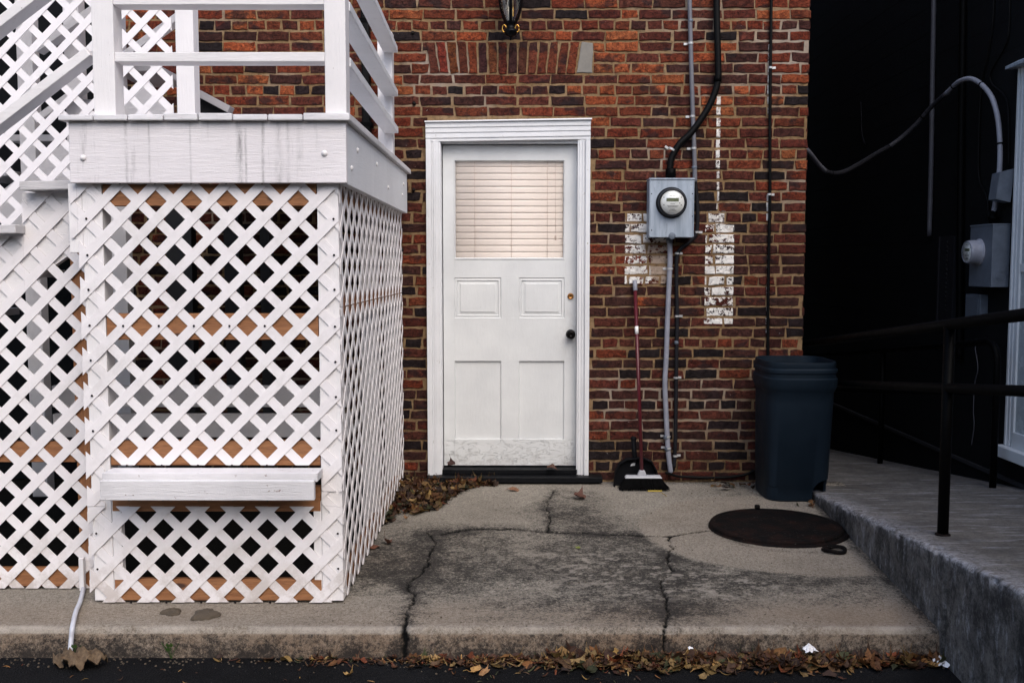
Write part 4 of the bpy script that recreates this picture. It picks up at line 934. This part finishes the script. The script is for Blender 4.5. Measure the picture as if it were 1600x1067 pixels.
m = MB(); m.lathe([(.0, 0), (.012, .003), (.012, .08), (.010, .085), (0, .085)], (lc.x, LYc, gz+.01), (0, 0, 1), 16); m.build('candle_sleeve', M['meter_face'], lan)
m = MB(); m.lathe([(.008, 0), (.017, .02), (.018, .04), (.010, .065), (0, .085)], (lc.x, LYc, gz+.095), (0, 0, 1), 16); m.build('bulb', M['clip'], lan)
m = MB()
for s_ in (-1, 1):
    cx = lc.x+s_*.040; m.tube([Vector((cx+.012*cos(t), LYc-.015, zz(46)+.022*sin(t))) for t in np.linspace(0, 2*pi, 17)], .0042, 8)
m.box((lc.x+.013, LYc-.064, gz+.03), (lc.x+.0165, LYc-.0585, gz+.14)); m.build('brass_trim', M['bright_brass'], lan)
m = MB(); m.tube(bez([(lc.x, LYc, gz+.40), (lc.x, LYc+.02, gz+.46), (lc.x, -.07, gz+.50), (lc.x, -.02, gz+.42), (lc.x, -.015, gz+.34)], 8), .009, 10); m.lathe([(.055, 0), (.05, .008), (.02, .014), (0, .014)], (lc.x, -.009, gz+.36), (0, -1, 0), 24); m.build('lantern_bracket', M['lantern_metal'], lan)
# ================================================================ broom and dustpan
bt = at(992, 438, -.03); YB = -.25; bb = at(1003, 742, YB)
br = empty('broom', (bb.x, YB, 0), 'red handled push broom with black bristles leaning on the brick wall', 'broom')
d_ = (bt-bb).normalized(); L = (bt-bb).length
MB().tube([bb-d_*.01, bb+d_*(L-.07)], .0115, 14).build('handle', M['broom_red'], br)
MB().tube([bb+d_*(L-.069), bb+d_*(L-.066), bb+d_*(L-.005), bb+d_*L], [.013, .0142, .0142, .010], 14).build('handle_grip', M['pvc_light'], br)
c = bb+(bt-bb)*.72; MB().tube([c, c+d_*.05], .0121, 14).build('handle_label', M['white_tag'], br)
hl, hr = at(976, 744, YB), at(1034, 744, YB); hz = hl.z
m = MB(); m.hexa([(hl.x, YB-.03, hz-.008), (hr.x, YB-.03, hz-.008), (hr.x, YB+.03, hz-.008), (hl.x, YB+.03, hz-.008), (hl.x+.01, YB-.024, hz+.006), (hr.x-.01, YB-.024, hz+.006), (hr.x-.01, YB+.024, hz+.006), (hl.x+.01, YB+.024, hz+.006)])
m.prism([(bb.x-.030, YB, hz+.006), (bb.x+.030, YB, hz+.006), (bb.x+.016, YB, hz+.040), (bb.x-.016, YB, hz+.040)], -.016, .016, (0, 1, 0)); m.build('broom_head', M['broom_grey'], br, .003, 2)
bx0, bx1 = at(966, 777, YB).x, at(1045, 777, YB).x; rr = random.Random(9); m = MB(); my = MB()
for i in range(1500):
    u = rr.random(); v = rr.uniform(-1, 1); p = Vector((hl.x+.006+(hr.x-hl.x-.012)*u, YB+.024*v, hz-.006)); q = Vector((bx0+(bx1-bx0)*u+rr.uniform(-.006, .006), YB+.06*v+rr.uniform(-.005, .005), rr.uniform(.002, .012)))
    (my if (.55 < u < .86 and v < -.8) else m).tube([p, (p*.5+q*.5)+Vector(((q.x-p.x)*-.08, 0, 0)), q], [.0016, .0016, .001], 3, caps=False)
m.build('bristles', M['bristle'], br)
ty = MB(); ty.box((at(1010, 776, YB).x, YB-.066, .002), (at(1032, 776, YB).x, YB-.060, .010)); my.v += []; 
if my.v: my.build('outer_bristles', M['bristle'], br)
ty.build('bristle_tips', M['bristle_yellow'], br)
YD = -.13
def Dp(px, py, y=YD): return at(px, py, y)
dp = empty('dustpan', (Dp(992, 770).x, YD, 0), 'black upright dustpan with a small white sticker behind the broom', 'dustpan')
out = [(957, 768), (960, 735), (966, 722), (978, 715), (1004, 713), (1018, 719), (1026, 735), (1031, 768)]
m = MB(); m.prism([Dp(*p) for p in out], -.0, .006, (0, -1, 0))
for a, b in zip(out[:-1], out[1:]): m.prism([Dp(*a), Dp(*b), Dp(b[0]*.94+994*.06, b[1]*.94+745*.06), Dp(a[0]*.94+994*.06, a[1]*.94+745*.06)], .0062, .05, (0, -1, 0))
m.build('pan', M['pan'], dp, .002)
m = MB(); m.tube(bez([Dp(993, 722, YD-.01), Dp(991, 705, YD-.006), Dp(990, 690, YD+.01), Dp(990, 682, YD+.02)], 6), [.016]*14+[.019, .020, .020, .019, .012], 12); m.build('pan_handle', M['pan'], dp)
m = MB(); m.prism([Dp(985, 728, YD-.0065), Dp(992, 727, YD-.0065), Dp(993, 722, YD-.0065), Dp(989, 723, YD-.0065), Dp(986, 725, YD-.0065)], 0, .001, (0, -1, 0)); m.build('sticker', M['white_tag'], dp)
# ================================================================ bin
def superl(a, b, n=3.2, k=56, cx=0, cy=0):
    out_ = []
    for i in range(k):
        t = 2*pi*i/k; c_, s_ = cos(t), sin(t); out_.append((cx+a*abs(c_)**(2/n)*(1 if c_ >= 0 else -1), cy+b*abs(s_)**(2/n)*(1 if s_ >= 0 else -1)))
    return out_
YT = atz(1237, 784).y+.205; bn0 = at(1237, 780, YT-.2); bs_ = at(1237, 600, YT); cx = at(1239, 600, YT).x
bn = empty('trash_bin', (cx, YT, 0), 'dark navy plastic wheeled bin without its lid beside the ramp', 'trash bin')
HT = at(1237, 566, YT-.2).z
rings = [(0, .170, .195), (.006, .178, .203), (.03, .181, .206), (.085, .183, .208), (.090, .1865, .2115), (.60, .214, .240), (.66, .2165, .2425), (.675, .226, .250), (.70, .236, .26), (.745, .238, .262), (.752, .229, .254), (.775, .228, .253), (.782, .235, .26), (HT-.045, .235, .26), (HT-.035, .226, .25), (HT-.012, .229, .253), (HT, .226, .25), (HT, .214, .238), (HT-.05, .208, .232), (.5, .19, .215), (.03, .165, .185)]
rings = [(min(z, HT), a*.935+.024*max(0, 1-z/.8), b) for z, a, b in rings]; K = 64; m = MB()
for z, a, b in rings:
    xo = (z/.85)*.012
    for p in superl(a, b, 4.2, K, cx-.004+xo, YT): m.v.append((p[0], p[1], z))
for i in range(len(rings)-1):
    for k in range(K): k2 = (k+1) % K; m.f.append((i*K+k, i*K+k2, (i+1)*K+k2, (i+1)*K+k)); m.smooth.add(len(m.f)-1)
m.f.append(tuple(reversed(range(K)))); m.f.append(tuple((len(rings)-1)*K+k for k in range(K)))
body = m.build('bin_body', M['bin'], bn)
cut = MB(); cxx = at(1296, 780, YT).x; prof = [(cxx-.17, -.05), (cxx-.17, .055)]+[(cxx-.17+.085-.085*cos(a), .055+.075*sin(a)) for a in np.linspace(.2, pi/2, 7)]+[(cxx+.2, .13), (cxx+.2, -.05)]
cut.prism([(p[0], YT-.40, p[1]) for p in prof], 0, .30, (0, 1, 0)); co = cut.build('cutter', M['bin_dark'])
md = body.modifiers.new('notch', 'BOOLEAN'); md.object = co; md.operation = 'DIFFERENCE'; md.solver = 'EXACT'
bpy.context.view_layer.update(); dg = bpy.context.evaluated_depsgraph_get()
nm_ = bpy.data.meshes.new_from_object(body.evaluated_get(dg)); body.modifiers.clear(); body.data = nm_; bpy.data.objects.remove(co)
md = body.modifiers.new('edges', 'EDGE_SPLIT'); md.split_angle = radians(35)
wl = MB(); wl.lathe([(.012, 0), (.04, .002), (.055, .004), (.06, .012), (.06, .034), (.055, .042), (.012, .044)], (cxx-.095, YT+.02, .062), (0, 1, 0), 28); wl.build('wheel', M['bin_dark'], bn)
ax = MB(); ax.tube([(cxx-.095, YT+.0, .062), (cxx-.095, YT+.12, .062)], .005, 10); ax.build('axle', M['clip'], bn)
hb = MB(); hb.tube(bez([(cx+.20, YT-.14, HT-.05), (cx+.225, YT-.12, HT-.055), (cx+.232, YT, HT-.058), (cx+.225, YT+.12, HT-.055), (cx+.20, YT+.14, HT-.05)], 6), .012, 10); hb.build('bin_handle', M['bin'], bn)
# ================================================================ cover, ring, rails
mc = atz(1212, 826); cv = empty('manhole_cover', (mc.x, mc.y, 0), 'large round rusty iron manhole cover lying on the pavement', 'manhole cover')
m = MB(); R = .350; m.lathe([(R+.0, -.01), (R, .022), (R-.006, .028), (R-.03, .029), (R-.035, .024), (R-.04, .029), (.12, .031), (0, .031)], (mc.x, mc.y, 0), (0, 0, 1), 72); m.build('cover_plate', M['rust'], cv)
m = MB(); p0 = (mc.x-.02, mc.y+R-.02, .03); m.lathe([(.016, 0), (.016, .018), (.011, .022), (0, .022)], p0, (0, 0, 1), 10); m.lathe([(R+.020, -.01), (R+.018, .008), (R-.02, .010)], (mc.x+.010, mc.y-.004, 0), (0, 0, 1), 72, caps=False)
m.build('cover_frame', M['rust'], cv)
rc = atz(1304, 862); rg = MB(); pts = [Vector((rc.x+.052*cos(t)*(1+.08*sin(3*t)), rc.y+.05*sin(t), .012+.004*sin(2*t))) for t in np.linspace(0, 2*pi, 33)[:-1]]; pts.append(pts[0])
rg.tube(pts, .010, 8); tag(rg.build('iron_ring', M['rust']), 'small rusty iron ring lying beside the manhole cover', 'ring')
def edge_dir(): v = Vector((EDGE_K, 1, RAMP_K)); return v
pb = on_ramp(1473, 836); top = at(1473, 507, pb.y).z; midz = at(1473, 606, pb.y).z; v = edge_dir()
rail = empty('ramp_handrail', pb, 'black pipe handrail with one round post along the near edge of the ramp', 'handrail')
def along(y, z): return Vector((pb.x+v.x*(y-pb.y), y, z+RAMP_K*(y-pb.y)*.9))
MB().tube([pb-Vector((0, 0, .03)), Vector((pb.x, pb.y, top-.01))], .0235, 20).build('rail_post', M['rail_black'], rail)
MB().tube([Vector((pb.x+v.x*(y-pb.y), y, ramp_z(y)-.03)) if e else Vector((pb.x+v.x*(y-pb.y), y, along(y, top).z)) for e, y in ((1, pb.y-1.9), (0, pb.y-1.9))], .0235, 20).build('rail_post', M['rail_black'], rail)
MB().tube([Vector((pb.x+v.x*(y-pb.y), y, ramp_z(y)-.03)) if e else Vector((pb.x+v.x*(y-pb.y), y, along(y, top).z)) for e, y in ((1, 4.2), (0, 4.2))], .0235, 20).build('rail_post', M['rail_black'], rail)
MB().tube([along(-5, top), along(4.2, top)], .0235, 20).build('top_rail', M['rail_black'], rail)
MB().tube([along(-5, midz), along(4.2, midz)], .021, 20).build('middle_rail', M['rail_black'], rail)
MB().lathe([(.023, 0), (.032, .001), (.032, .006), (.025, .010)], pb, (0, 0, 1), 20).build('post_collar', M['rust'], rail)
xw = DX-.13
pe = on_ramp(1551, 762); xw = pe.x; r2_ = empty('wall_handrail', pe, 'black pipe handrail with a bent end post beside the black wall', 'handrail')
zt = atx(1530, 531, xw).z; yk = pe.y
pts = [(xw, yk, ramp_z(yk)-.03), (xw, yk, zt-.14), (xw, yk+.015, zt-.07), (xw, yk+.06, zt-.02), (xw, yk+.14, zt), (xw, yk+.3, zt+RAMP_K*.2), (xw, 6.3, zt+RAMP_K*(6.3-yk)*.93)]
MB().tube([pts[0]]+bez(pts[1:5], 5)+pts[5:], .022, 18).build('top_rail', M['rail_black'], r2_)
zm = atx(1400, 611, xw); MB().tube([(xw, yk+.02, zm.z-RAMP_K*(zm.y-yk)), (xw, 6.3, zm.z+RAMP_K*(6.3-zm.y))], .019, 16).build('middle_rail', M['rail_black'], r2_)
p3 = on_ramp(1382, 724); MB().tube([(xw, p3.y, ramp_z(p3.y)-.03), (xw, p3.y, zt+RAMP_K*(p3.y-yk)*.95)], .022, 16).build('rail_post', M['rail_black'], r2_)
# ================================================================ things on the black wall
fx = DX-.115; ny = atx(1550, 400, fx).y; fy = atx(1515, 400, fx).y; z1 = atx(1550, 352, fx).z; z0 = atx(1550, 449, fx).z
m2 = empty('alley_electric_meter', (fx, (ny+fy)/2, z0), 'pale galvanised meter box seen from the side on the black alley wall', 'electric meter')
m = MB(); m.box((fx, ny, z0), (DX-.001, fy, z1)); m.box((fx-.004, ny-.003, z1), (DX-.001, fy+.003, z1+.01)); m.build('meter_box', M['galv_dark'], m2, .003, 2)
dial(m2, Vector((fx, (ny+fy)/2+.02, (z0+z1)/2+.03)), (-1, 0, 0), (0, 0, 1), .078, .085, 'pvc_light')
m = MB(); kc = Vector((fx+.062, ny, z0+.075))
for R_ in (.034, .022): m.tube([kc+Vector((R_*cos(t), -.001, R_*sin(t))) for t in np.linspace(0, 2*pi, 25)], .0018, 6)
m.build('knockout', M['galv_dark'], m2)
m = MB(); m.lathe([(.03, 0), (.03, .03), (.036, .032), (.036, .05), (.026, .055), (.024, .09)], (fx+.06, (ny+fy)/2-.03, z1+.01), (0, 0, 1), 16); m.build('conduit_hub', M['rail_black'], m2)
hx, hy, hz_ = fx+.06, (ny+fy)/2-.03, z1+.07
pts = [Vector((hx, hy, hz_))]
for px, py, X in ((1556, 312, hx), (1562, 262, hx), (1562, 215, hx), (1557, 175, hx-.01), (1545, 145, hx-.02), (1522, 125, hx-.03), (1500, 127, hx-.05), (1480, 145, hx-.06), (1455, 168, hx-.08), (1430, 196, hx-.14), (1400, 222, hx-.25), (1370, 240, hx-.42), (1340, 258, hx-.66), (1315, 270, hx-.86), (1295, 270, hx-1.0), (1280, 258, hx-1.1)): pts.append(atx(px, py, X))
pts.append(Vector((WX1+.02, .10, at(1262, 232, .1).z))); pts.append(Vector((WX1+.008, .30, pts[-1].z+.03)))
swg = empty('swagged_cable', pts[0], 'thick grey cable swagged from the brick corner across the alley to the far meter', 'cable')
q = bez(pts, 8)
MB().tube(q[:66], .0165, 14).build('pale_cable_length', M['pvc_light'], swg); MB().tube(q[65:92], .0168, 14).build('half_shaded_length', M['pvc_dim'], swg); MB().tube(q[91:124], .0172, 14).build('shaded_cable_length', M['cable_dark'], swg); MB().tube(q[123:], .0155, 14).build('pale_cable_length', M['dim_pipe'], swg)  # one cable; the darker lengths have the alley's shade put into their colour
for i in (22, 44, 60, 76, 118): 
    if i < len(q)-1: MB().tube([q[i], q[i]+(q[i+1]-q[i]).normalized()*.012], .0185, 14).build('cable_tie', M['black'], swg)
def wall_run(name, pts, r_, mat, label, cat, off=.03):
    W = [atx(p[0], p[1], DX-off) for p in pts]; o = MB().tube(bez(W, 8), r_, 12).build(name, M[mat]); return tag(o, label, cat)
wall_run('grey_pipe', [(1460, -120), (1459, 0), (1457, 120), (1455, 250), (1452, 369)], .018, 'dim_pipe', 'long thin grey pipe hanging down the black alley wall', 'pipe')
wall_run('black_pipe', [(1507, -120), (1505, 0), (1503, 130), (1501, 300), (1500, 470), (1499, 560)], .026, 'rail_black', 'thick black pipe between the grey pipe and the alley meter', 'pipe', .035)
wall_run('thin_wire', [(1555, -100), (1552, 20), (1545, 80), (1533, 140), (1529, 230), (1530, 280), (1542, 310), (1545, 345)], .007, 'black', 'thin black wire running down into the alley meter box', 'wire', .015)
wall_run('second_thin_wire', [(1578, -100), (1577, 30), (1572, 70), (1550, 110), (1549, 130), (1572, 155), (1576, 200), (1576, 262)], .006, 'black', 'thin black wire curling behind the swagged cable beside the window', 'wire', .012)
bpy.data.objects['second_thin_wire'].name = 'thin_wire'
# tilted grey cover plate above the meter, perforated channel, small junction box
a = [atx(1559, 270, DX-.15), atx(1580, 265, DX-.15), atx(1574, 318, DX-.15), atx(1550, 313, DX-.15)]
cp = MB(); yy = atx(1552, 290, DX-.12).y
c0 = at(1556, 271, yy); c1_ = at(1579, 265, yy); c2 = at(1573, 317, yy); c3 = at(1550, 312, yy)
cp.prism([c0, c1_, c2, c3], -.05, .05, (0, 1, 0)); cp.prism([c0+Vector((.004, -.0505, 0)), c0+Vector((.03, -.0505, .002)), c3+Vector((.03, -.0505, 0)), c3+Vector((.004, -.0505, .004))], -.003, 0, (0, 1, 0))
tag(cp.build('junction_cover', M['galv_dark']), 'tilted grey metal cover around the cable above the alley meter', 'junction box')
ya, yb_ = atx(1465, 430, DX-.05).y, atx(1489, 430, DX-.05).y; zc0, zc1 = atx(1475, 503, DX-.05).z, atx(1475, 369, DX-.05).z
ch = empty('perforated_channel', (DX-.03, ya, zc0), 'dull steel channel with a row of round holes on the black wall', 'metal channel')
m = MB(); m.box((DX-.05, yb_, zc0), (DX-.045, ya, zc1)); m.box((DX-.045, ya-.006, zc0), (DX-.001, ya, zc1)); m.box((DX-.045, yb_, zc0), (DX-.001, yb_+.006, zc1)); m.box((DX-.06, ya-.03, zc0), (DX-.0505, ya-.012, zc1)); m.build('channel', M['cable_dark'], ch)
m = MB()
for k in range(16): z = zc1-.05-k*(zc1-zc0-.1)/16; m.lathe([(.012, 0), (.012, .0008), (0, .0008)], (DX-.0502, (ya+yb_)/2-.02, z), (-1, 0, 0), 12)
m.build('channel_holes', M['ink'], ch)
p_ = atx(1520, 485, DX-.05); m = MB(); m.box((DX-.055, atx(1531, 485, DX-.055).y, atx(1520, 500, DX-.055).z), (DX-.001, atx(1508, 485, DX-.055).y, atx(1520, 460, DX-.055).z)); m.box((DX-.06, atx(1529, 485, DX-.055).y, atx(1520, 497, DX-.055).z), (DX-.0555, atx(1510, 485, DX-.055).y, atx(1520, 463, DX-.055).z))
tag(m.build('junction_box', M['galv_dark'], None, .003), 'small grey junction box under the alley meter', 'junction box')
wall_run('dangling_wire', [(1525, 530), (1524, 545), (1528, 575), (1523, 600), (1521, 640), (1522, 665), (1518, 695)], 0.003, 'dim_pipe', 'thin pale wire dangling below the wall handrail', 'wire', .02)
wall_run('alley_cable', [(1345, 160), (1346, 180), (1347, 210), (1352, 226)], .004, 'cable_dark', 'short grey cable end low on the dark alley wall', 'cable', .02)
# ================================================================ small things on the ground
hp = [(at(a, 960, y).x, y, z) for a, y, z in ((132, YS-.03, .014), (126, YL-.02, .014), (119, (YL+KERB_Y)/2, .016), (113, KERB_Y-.008, .012), (110, KERB_Y-.034, -.03), (108, KERB_Y-.052, -.07), (107, KERB_Y-.07, ROAD_Z+.012))]
tag(MB().tube(bez(hp, 8), .0095, 12).build('drain_tube', M['hose']), 'white plastic tube hanging over the kerb at the porch corner', 'tube')
MB_ = MB().box((at(124, 900, YS-.03).x, YS-.035, .003), (at(131.5, 900, YS-.03).x, YS-.013, at(125, 868, YS).z)); MB_.build('corner_block', M['white_z'], porch, .002)
lr = random.Random(77)
LT = [(.20, .085, .028), (.28, .13, .04), (.13, .050, .022), (.33, .19, .065), (.085, .035, .020), (.22, .06, .022), (.38, .25, .10), (.055, .028, .018), (.16, .09, .045), (.30, .19, .06), (.07, .075, .03), (.12, .06, .03), (.09, .045, .025)]
def leaf(mb, c, s, r, tint, narrow=False, flat=.35, up=.0):
    yaw = r.uniform(0, 2*pi); R_ = Euler((r.gauss(0, flat), r.gauss(0, flat), yaw)).to_matrix(); curl = r.uniform(-1, 1.6); fold = r.uniform(.0, 1.1)
    n = 12; pts = []
    for i in range(n):
        t = 2*pi*i/n
        if narrow: x, y = cos(t), .17*sin(t)*(1.0)
        else: k = 1+.25*cos(5*t)*(1 if r.random() < .8 else .3)+r.uniform(-.12, .12); x, y = cos(t)*k*(1.0), sin(t)*k*.72
        pts.append((x*s/2, y*s/2))
    b = len(mb.v)
    def P(x, y): z = curl*(x*x)/s*1.1+fold*abs(y)*.7-.15*s*curl*.3; return c+R_@Vector((x, y, z))
    mid = [P(-s*.3, 0), P(0, 0), P(s*.3, 0)]
    for p in mid: mb.v.append(tuple(p))
    for p in pts: mb.v.append(tuple(P(*p)))
    for i in range(n):
        i2 = (i+1) % n; cxm = (pts[i][0]+pts[i2][0])/2; mi = 0 if cxm < -s*.15 else (2 if cxm > s*.15 else 1)
        mb.f.append((b+3+i, b+3+i2, b+mi)); mb.tint[len(mb.f)-1] = tint
    for i in range(n):     # close the fan between the mid points
        cx0 = (pts[i-1][0]+pts[i][0])/2; cx1 = (pts[i][0]+pts[(i+1) % n][0])/2
        g = lambda q: 0 if q < -s*.15 else (2 if q > s*.15 else 1)
        if g(cx0) != g(cx1): mb.f.append((b+3+i, b+g(cx1), b+g(cx0))); mb.tint[len(mb.f)-1] = tint
    if not narrow:
        q = [P(s*.45, 0), P(s*.75, r.uniform(-.1, .1)*s)]; mb.tube([q[0], q[1]], .0012, 4, caps=False)
        for fi in range(len(mb.f)-4, len(mb.f)): mb.tint[fi] = tint
def tinted(r, dark=0):
    t = r.choice(LT); k = r.uniform(.6, 1.15)*(1-dark)*(1.7 if r.random() < .10 else 1); return tuple(x*k for x in t)
lf_ = MB()
for i in range(720):                           # the drift between porch and door
    u = lr.random(); px = 604+170*u**1.35; top_ = 752; bot = 826-66*u-8*math.sin(u*9)
    py = lr.uniform(top_, max(bot, top_+8)); c = atz(px, py); dens = max(0, 1-abs((py-top_)/(bot-top_+1)-.35)*1.1)
    c.z = .008+lr.random()*.065*dens*(1-u*.7); c.y = min(c.y, -.03); leaf(lf_, c, lr.uniform(.03, .075), lr, tinted(lr, .55), flat=.5)
for i in range(60): c = Vector((lr.uniform(XS+.02, XS+.2), lr.uniform(-1.0, -.05), .01+lr.random()*.03)); leaf(lf_, c, lr.uniform(.03, .07), lr, tinted(lr, .2), flat=.5)
for i in range(46):
    px, py = (lr.uniform(1244, 1296), lr.uniform(768, 792)) if i < 30 else (lr.uniform(1110, 1185), lr.uniform(757, 768)); c = atz(px, py); c.z = .008+lr.random()*.02
    if c.x < edge_x(c.y)-.03: leaf(lf_, c, lr.uniform(.02, .055), lr, tinted(lr, .6), flat=.4)
tag(lf_.build('leaf_litter', M['leaf']), kind='stuff')
gt = MB()
def gut(px):                                   # how thick the litter lies along the kerb, by photo column
    if px < 480: return .03
    if px < 640: return .22
    if px < 850: return .55
    if px < 1330: return 1.0
    return .45
for i in range(3600):
    px = lr.uniform(330, 1500); g = gut(px)
    if lr.random() > g: continue
    big = (px > 850)*1.0; spread = .035+.11*abs(lr.gauss(0, .55))*(.5+.6*g); y = KERB_Y-.03-spread*lr.random()**.8-.0
    x = ray(px, 1030); x = cam.location.x+x.x*((y+DW)/x.y); c = Vector((x, y, ROAD_Z+.004+lr.random()*.028*g*(1-(spread)/.3)))
    if px < 860 and value_noise(np.array([[x]]), np.array([[0.]]), 2.2, 5, 2)[0, 0] < lr.uniform(.25, .55): continue
    nar = lr.random() < (.72 if px < 880 else .42)
    leaf(gt, c, lr.uniform(.02, .05) if nar else lr.choice((.02, .03, .045, .06, .075))*lr.uniform(.8, 1.1)*(1 if big else .7), lr, tinted(lr, .34), nar, flat=.24)
for i in range(110): c = Vector((lr.uniform(-2.4, 2), KERB_Y-lr.uniform(.05, .5), ROAD_Z+.006)); leaf(gt, c, lr.uniform(.012, .04), lr, tinted(lr), True, flat=.1)
tag(gt.build('gutter_leaf_litter', M['leaf']), kind='stuff')
bits = MB(); 
for i in range(420):
    c = atz(lr.uniform(420, 1480), lr.uniform(765, 1000)); s = lr.uniform(.0015, .0045)
    if c.y < KERB_Y+.02: c = Vector((c.x, KERB_Y-lr.uniform(.03, .5), ROAD_Z))
    if c.x > edge_x(c.y)-.02: continue
    bits.lathe([(s, -s*.3), (s*.8, s*.6), (0, s)], c, (lr.uniform(-.4, .4), .1, 1), 5)
for i in range(500): c = Vector((lr.uniform(-2.5, 2.0), KERB_Y-.02-abs(lr.gauss(0, .05)), ROAD_Z)); s = lr.uniform(.002, .006); bits.lathe([(s, -s*.3), (s*.8, s*.6), (0, s)], c, (lr.uniform(-.4, .4), .1, 1), 5)
tag(bits.build('grit', M['lump']), kind='stuff')
def one_leaf(px, py, s, tint, label, z=0.0, seed=1, flat=.25, yb=None, grp=None, narrow=False):
    r = random.Random(seed); mb = MB(); c = atz(px, py, z) if yb is None else at(px, py, yb); c.z += s*.18
    leaf(mb, c, s, r, tint, narrow, flat); o = mb.build('fallen_leaf', M['leaf']); return tag(o, label, 'leaf', grp)
one_leaf(584, 856, .085, (.14, .055, .03), 'brown curled leaf at the foot of the side lattice', seed=4)
one_leaf(606, 851, .06, (.10, .045, .03), 'small brown leaf right of the lattice foot', seed=5)
one_leaf(557, 898, .05, (.20, .09, .04), 'small tan leaf near the porch front corner', seed=6)
one_leaf(906, 780, .11, (.11, .05, .035), 'crumpled brown leaf on the pavement before the door', seed=8, flat=.5)
one_leaf(804, 767, .075, (.22, .11, .06), 'tan leaf lying just below the door sill', seed=12)
one_leaf(705, 728, .07, (.05, .022, .018), 'dark leaf on the left end of the door sill', z=.07, seed=13, yb=-.04)
one_leaf(862, 733, .06, (.10, .05, .035), 'brown leaf on the right part of the door sill', seed=15, yb=-.06)
one_leaf(903, 857, .03, (.22, .26, .06), 'tiny yellow green leaf on the stained pavement', seed=16)
one_leaf(1037, 775, .06, (.5, .36, .08), 'narrow yellow leaf beside the broom bristles', seed=17, narrow=True)
one_leaf(1270, 775, .07, (.09, .04, .025), 'brown leaf under the wheel notch of the bin', seed=18)
one_leaf(1135, 766, .09, (.07, .03, .022), 'dark flat leaf by the wall left of the bin', seed=19)
one_leaf(545, 1056, .04, (.35, .22, .08), 'single tan leaf out on the asphalt', z=ROAD_Z, seed=20)
one_leaf(757, 1053, .05, (.40, .22, .10), 'orange tan leaf on the asphalt before the kerb crack', z=ROAD_Z, seed=21)
# the big withered leaf at the end of the tube
bl_ = MB(); c = at(126, 1035, KERB_Y-.12); r = random.Random(8); n, k = 22, 9; W_, H_ = .105, .052; b = len(bl_.v)
for i in range(n):
    for j in range(k):
        u = i/(n-1)*2-1; v_ = j/(k-1)*2-1; wob = .012*math.sin(u*11+v_*5)+.010*math.sin(u*5-v_*9+1)+.006*math.sin(u*23+v_*13)
        ed = 1-.28*abs(v_)**2*(1+.4*math.sin(u*14)); bl_.v.append((c.x+u*W_*ed, c.y+v_*H_*(1-.6*u*u)*(1+.12*math.sin(u*17)), ROAD_Z+.03+.035*(1-v_*v_)*(1-u*u*.8)+wob))
for i in range(n-1):
    for j in range(k-1): bl_.f.append((b+i*k+j, b+(i+1)*k+j, b+(i+1)*k+j+1, b+i*k+j+1)); bl_.tint[len(bl_.f)-1] = (.14, .095, .055); bl_.smooth.add(len(bl_.f)-1)
o = bl_.build('withered_leaf', M['leaf']); tag(o, 'large withered tan leaf on the asphalt at the end of the white tube', 'leaf')
def lump(px, py, a, b_2, label):
    c = atz(px, py); n = 40; m = MB(); r = random.Random(int(px)); ph = [r.uniform(0, 6) for _ in range(4)]; pr = []
    for f, z in ((1, .0), (.93, .010), (.7, .016), (.35, .019)):
        for i in range(n):
            t = 2*pi*i/n; k_ = 1+.13*math.sin(3*t+ph[0])+.08*math.sin(5*t+ph[1])+.05*math.sin(9*t+ph[2]); m.v.append((c.x+a*f*k_*cos(t), c.y+b_2*f*k_*sin(t), z+r.uniform(-.002, .003)))
    for q_ in range(3):
        for i in range(n): i2 = (i+1) % n; m.f.append((q_*n+i, q_*n+i2, (q_+1)*n+i2, (q_+1)*n+i)); m.smooth.add(len(m.f)-1)
    m.f.append(tuple(3*n+i for i in range(n))); return tag(m.build('mortar_lump', M['lump']), label, 'lump')
lump(321, 962, .054, .058, 'larger round lump of spilled mortar on the kerb top')
lump(268, 958, .040, .030, 'smaller flat lump of spilled mortar left of the round one')
def paper(px, py, s, z, label, seed):
    r = random.Random(seed); m = MB(); c = atz(px, py, z); n = 7
    for i in range(n):
        for j in range(n): m.v.append((c.x+(i/(n-1)-.5)*s*(1+r.uniform(-.2, .2)), c.y+(j/(n-1)-.5)*s*(1+r.uniform(-.2, .2)), z+.006+r.random()*s*.45*(1-abs(i-3)/5)))
    for i in range(n-1):
        for j in range(n-1): m.f.append((i*n+j, (i+1)*n+j, (i+1)*n+j+1, i*n+j+1))
    return tag(m.build('paper_scrap', M['paper']), label, 'paper')
paper(1266, 1019, .05, ROAD_Z+.04, 'crumpled white paper scrap among the gutter leaves', 3)
paper(1474, 1040, .065, ROAD_Z, 'torn white paper on the asphalt beside the ramp', 4)
paper(1418, 1022, .03, ROAD_Z+.01, 'small folded white paper scrap at the right end of the gutter', 6)
paper(1078, 1015, .028, ROAD_Z+.03, 'small whitish scrap against the kerb among leaves', 7)
def weed(px, py, h_, label, seed):
    r = random.Random(seed); c = at(px, py, KERB_Y-.03); c.z = ROAD_Z; m = MB(); e = empty('weed', c, label, 'weed')
    for i in range(7):
        a = r.uniform(0, 2*pi); L_ = h_*r.uniform(.5, 1.1); tip = c+Vector((cos(a)*L_*.5, -abs(sin(a))*L_*.35-.005, L_)); m.tube([c, (c+tip)/2+Vector((0, 0, L_*.1)), tip], .0012, 4, caps=False)
        d = (tip-c).normalized(); s_ = d.cross(Vector((0, 0, 1))).normalized()*h_*.13; m.poly([tip-d*h_*.28, tip-d*h_*.1-s_, tip+d*h_*.12, tip-d*h_*.1+s_])
    m.build('weed_leaves', M['weed'], e); return e
weed(119, 1012, .06, 'small green weed growing at the kerb by the white tube', 5)
weed(268, 1032, .07, 'dark green weed in the gutter below the mortar lumps', 6)
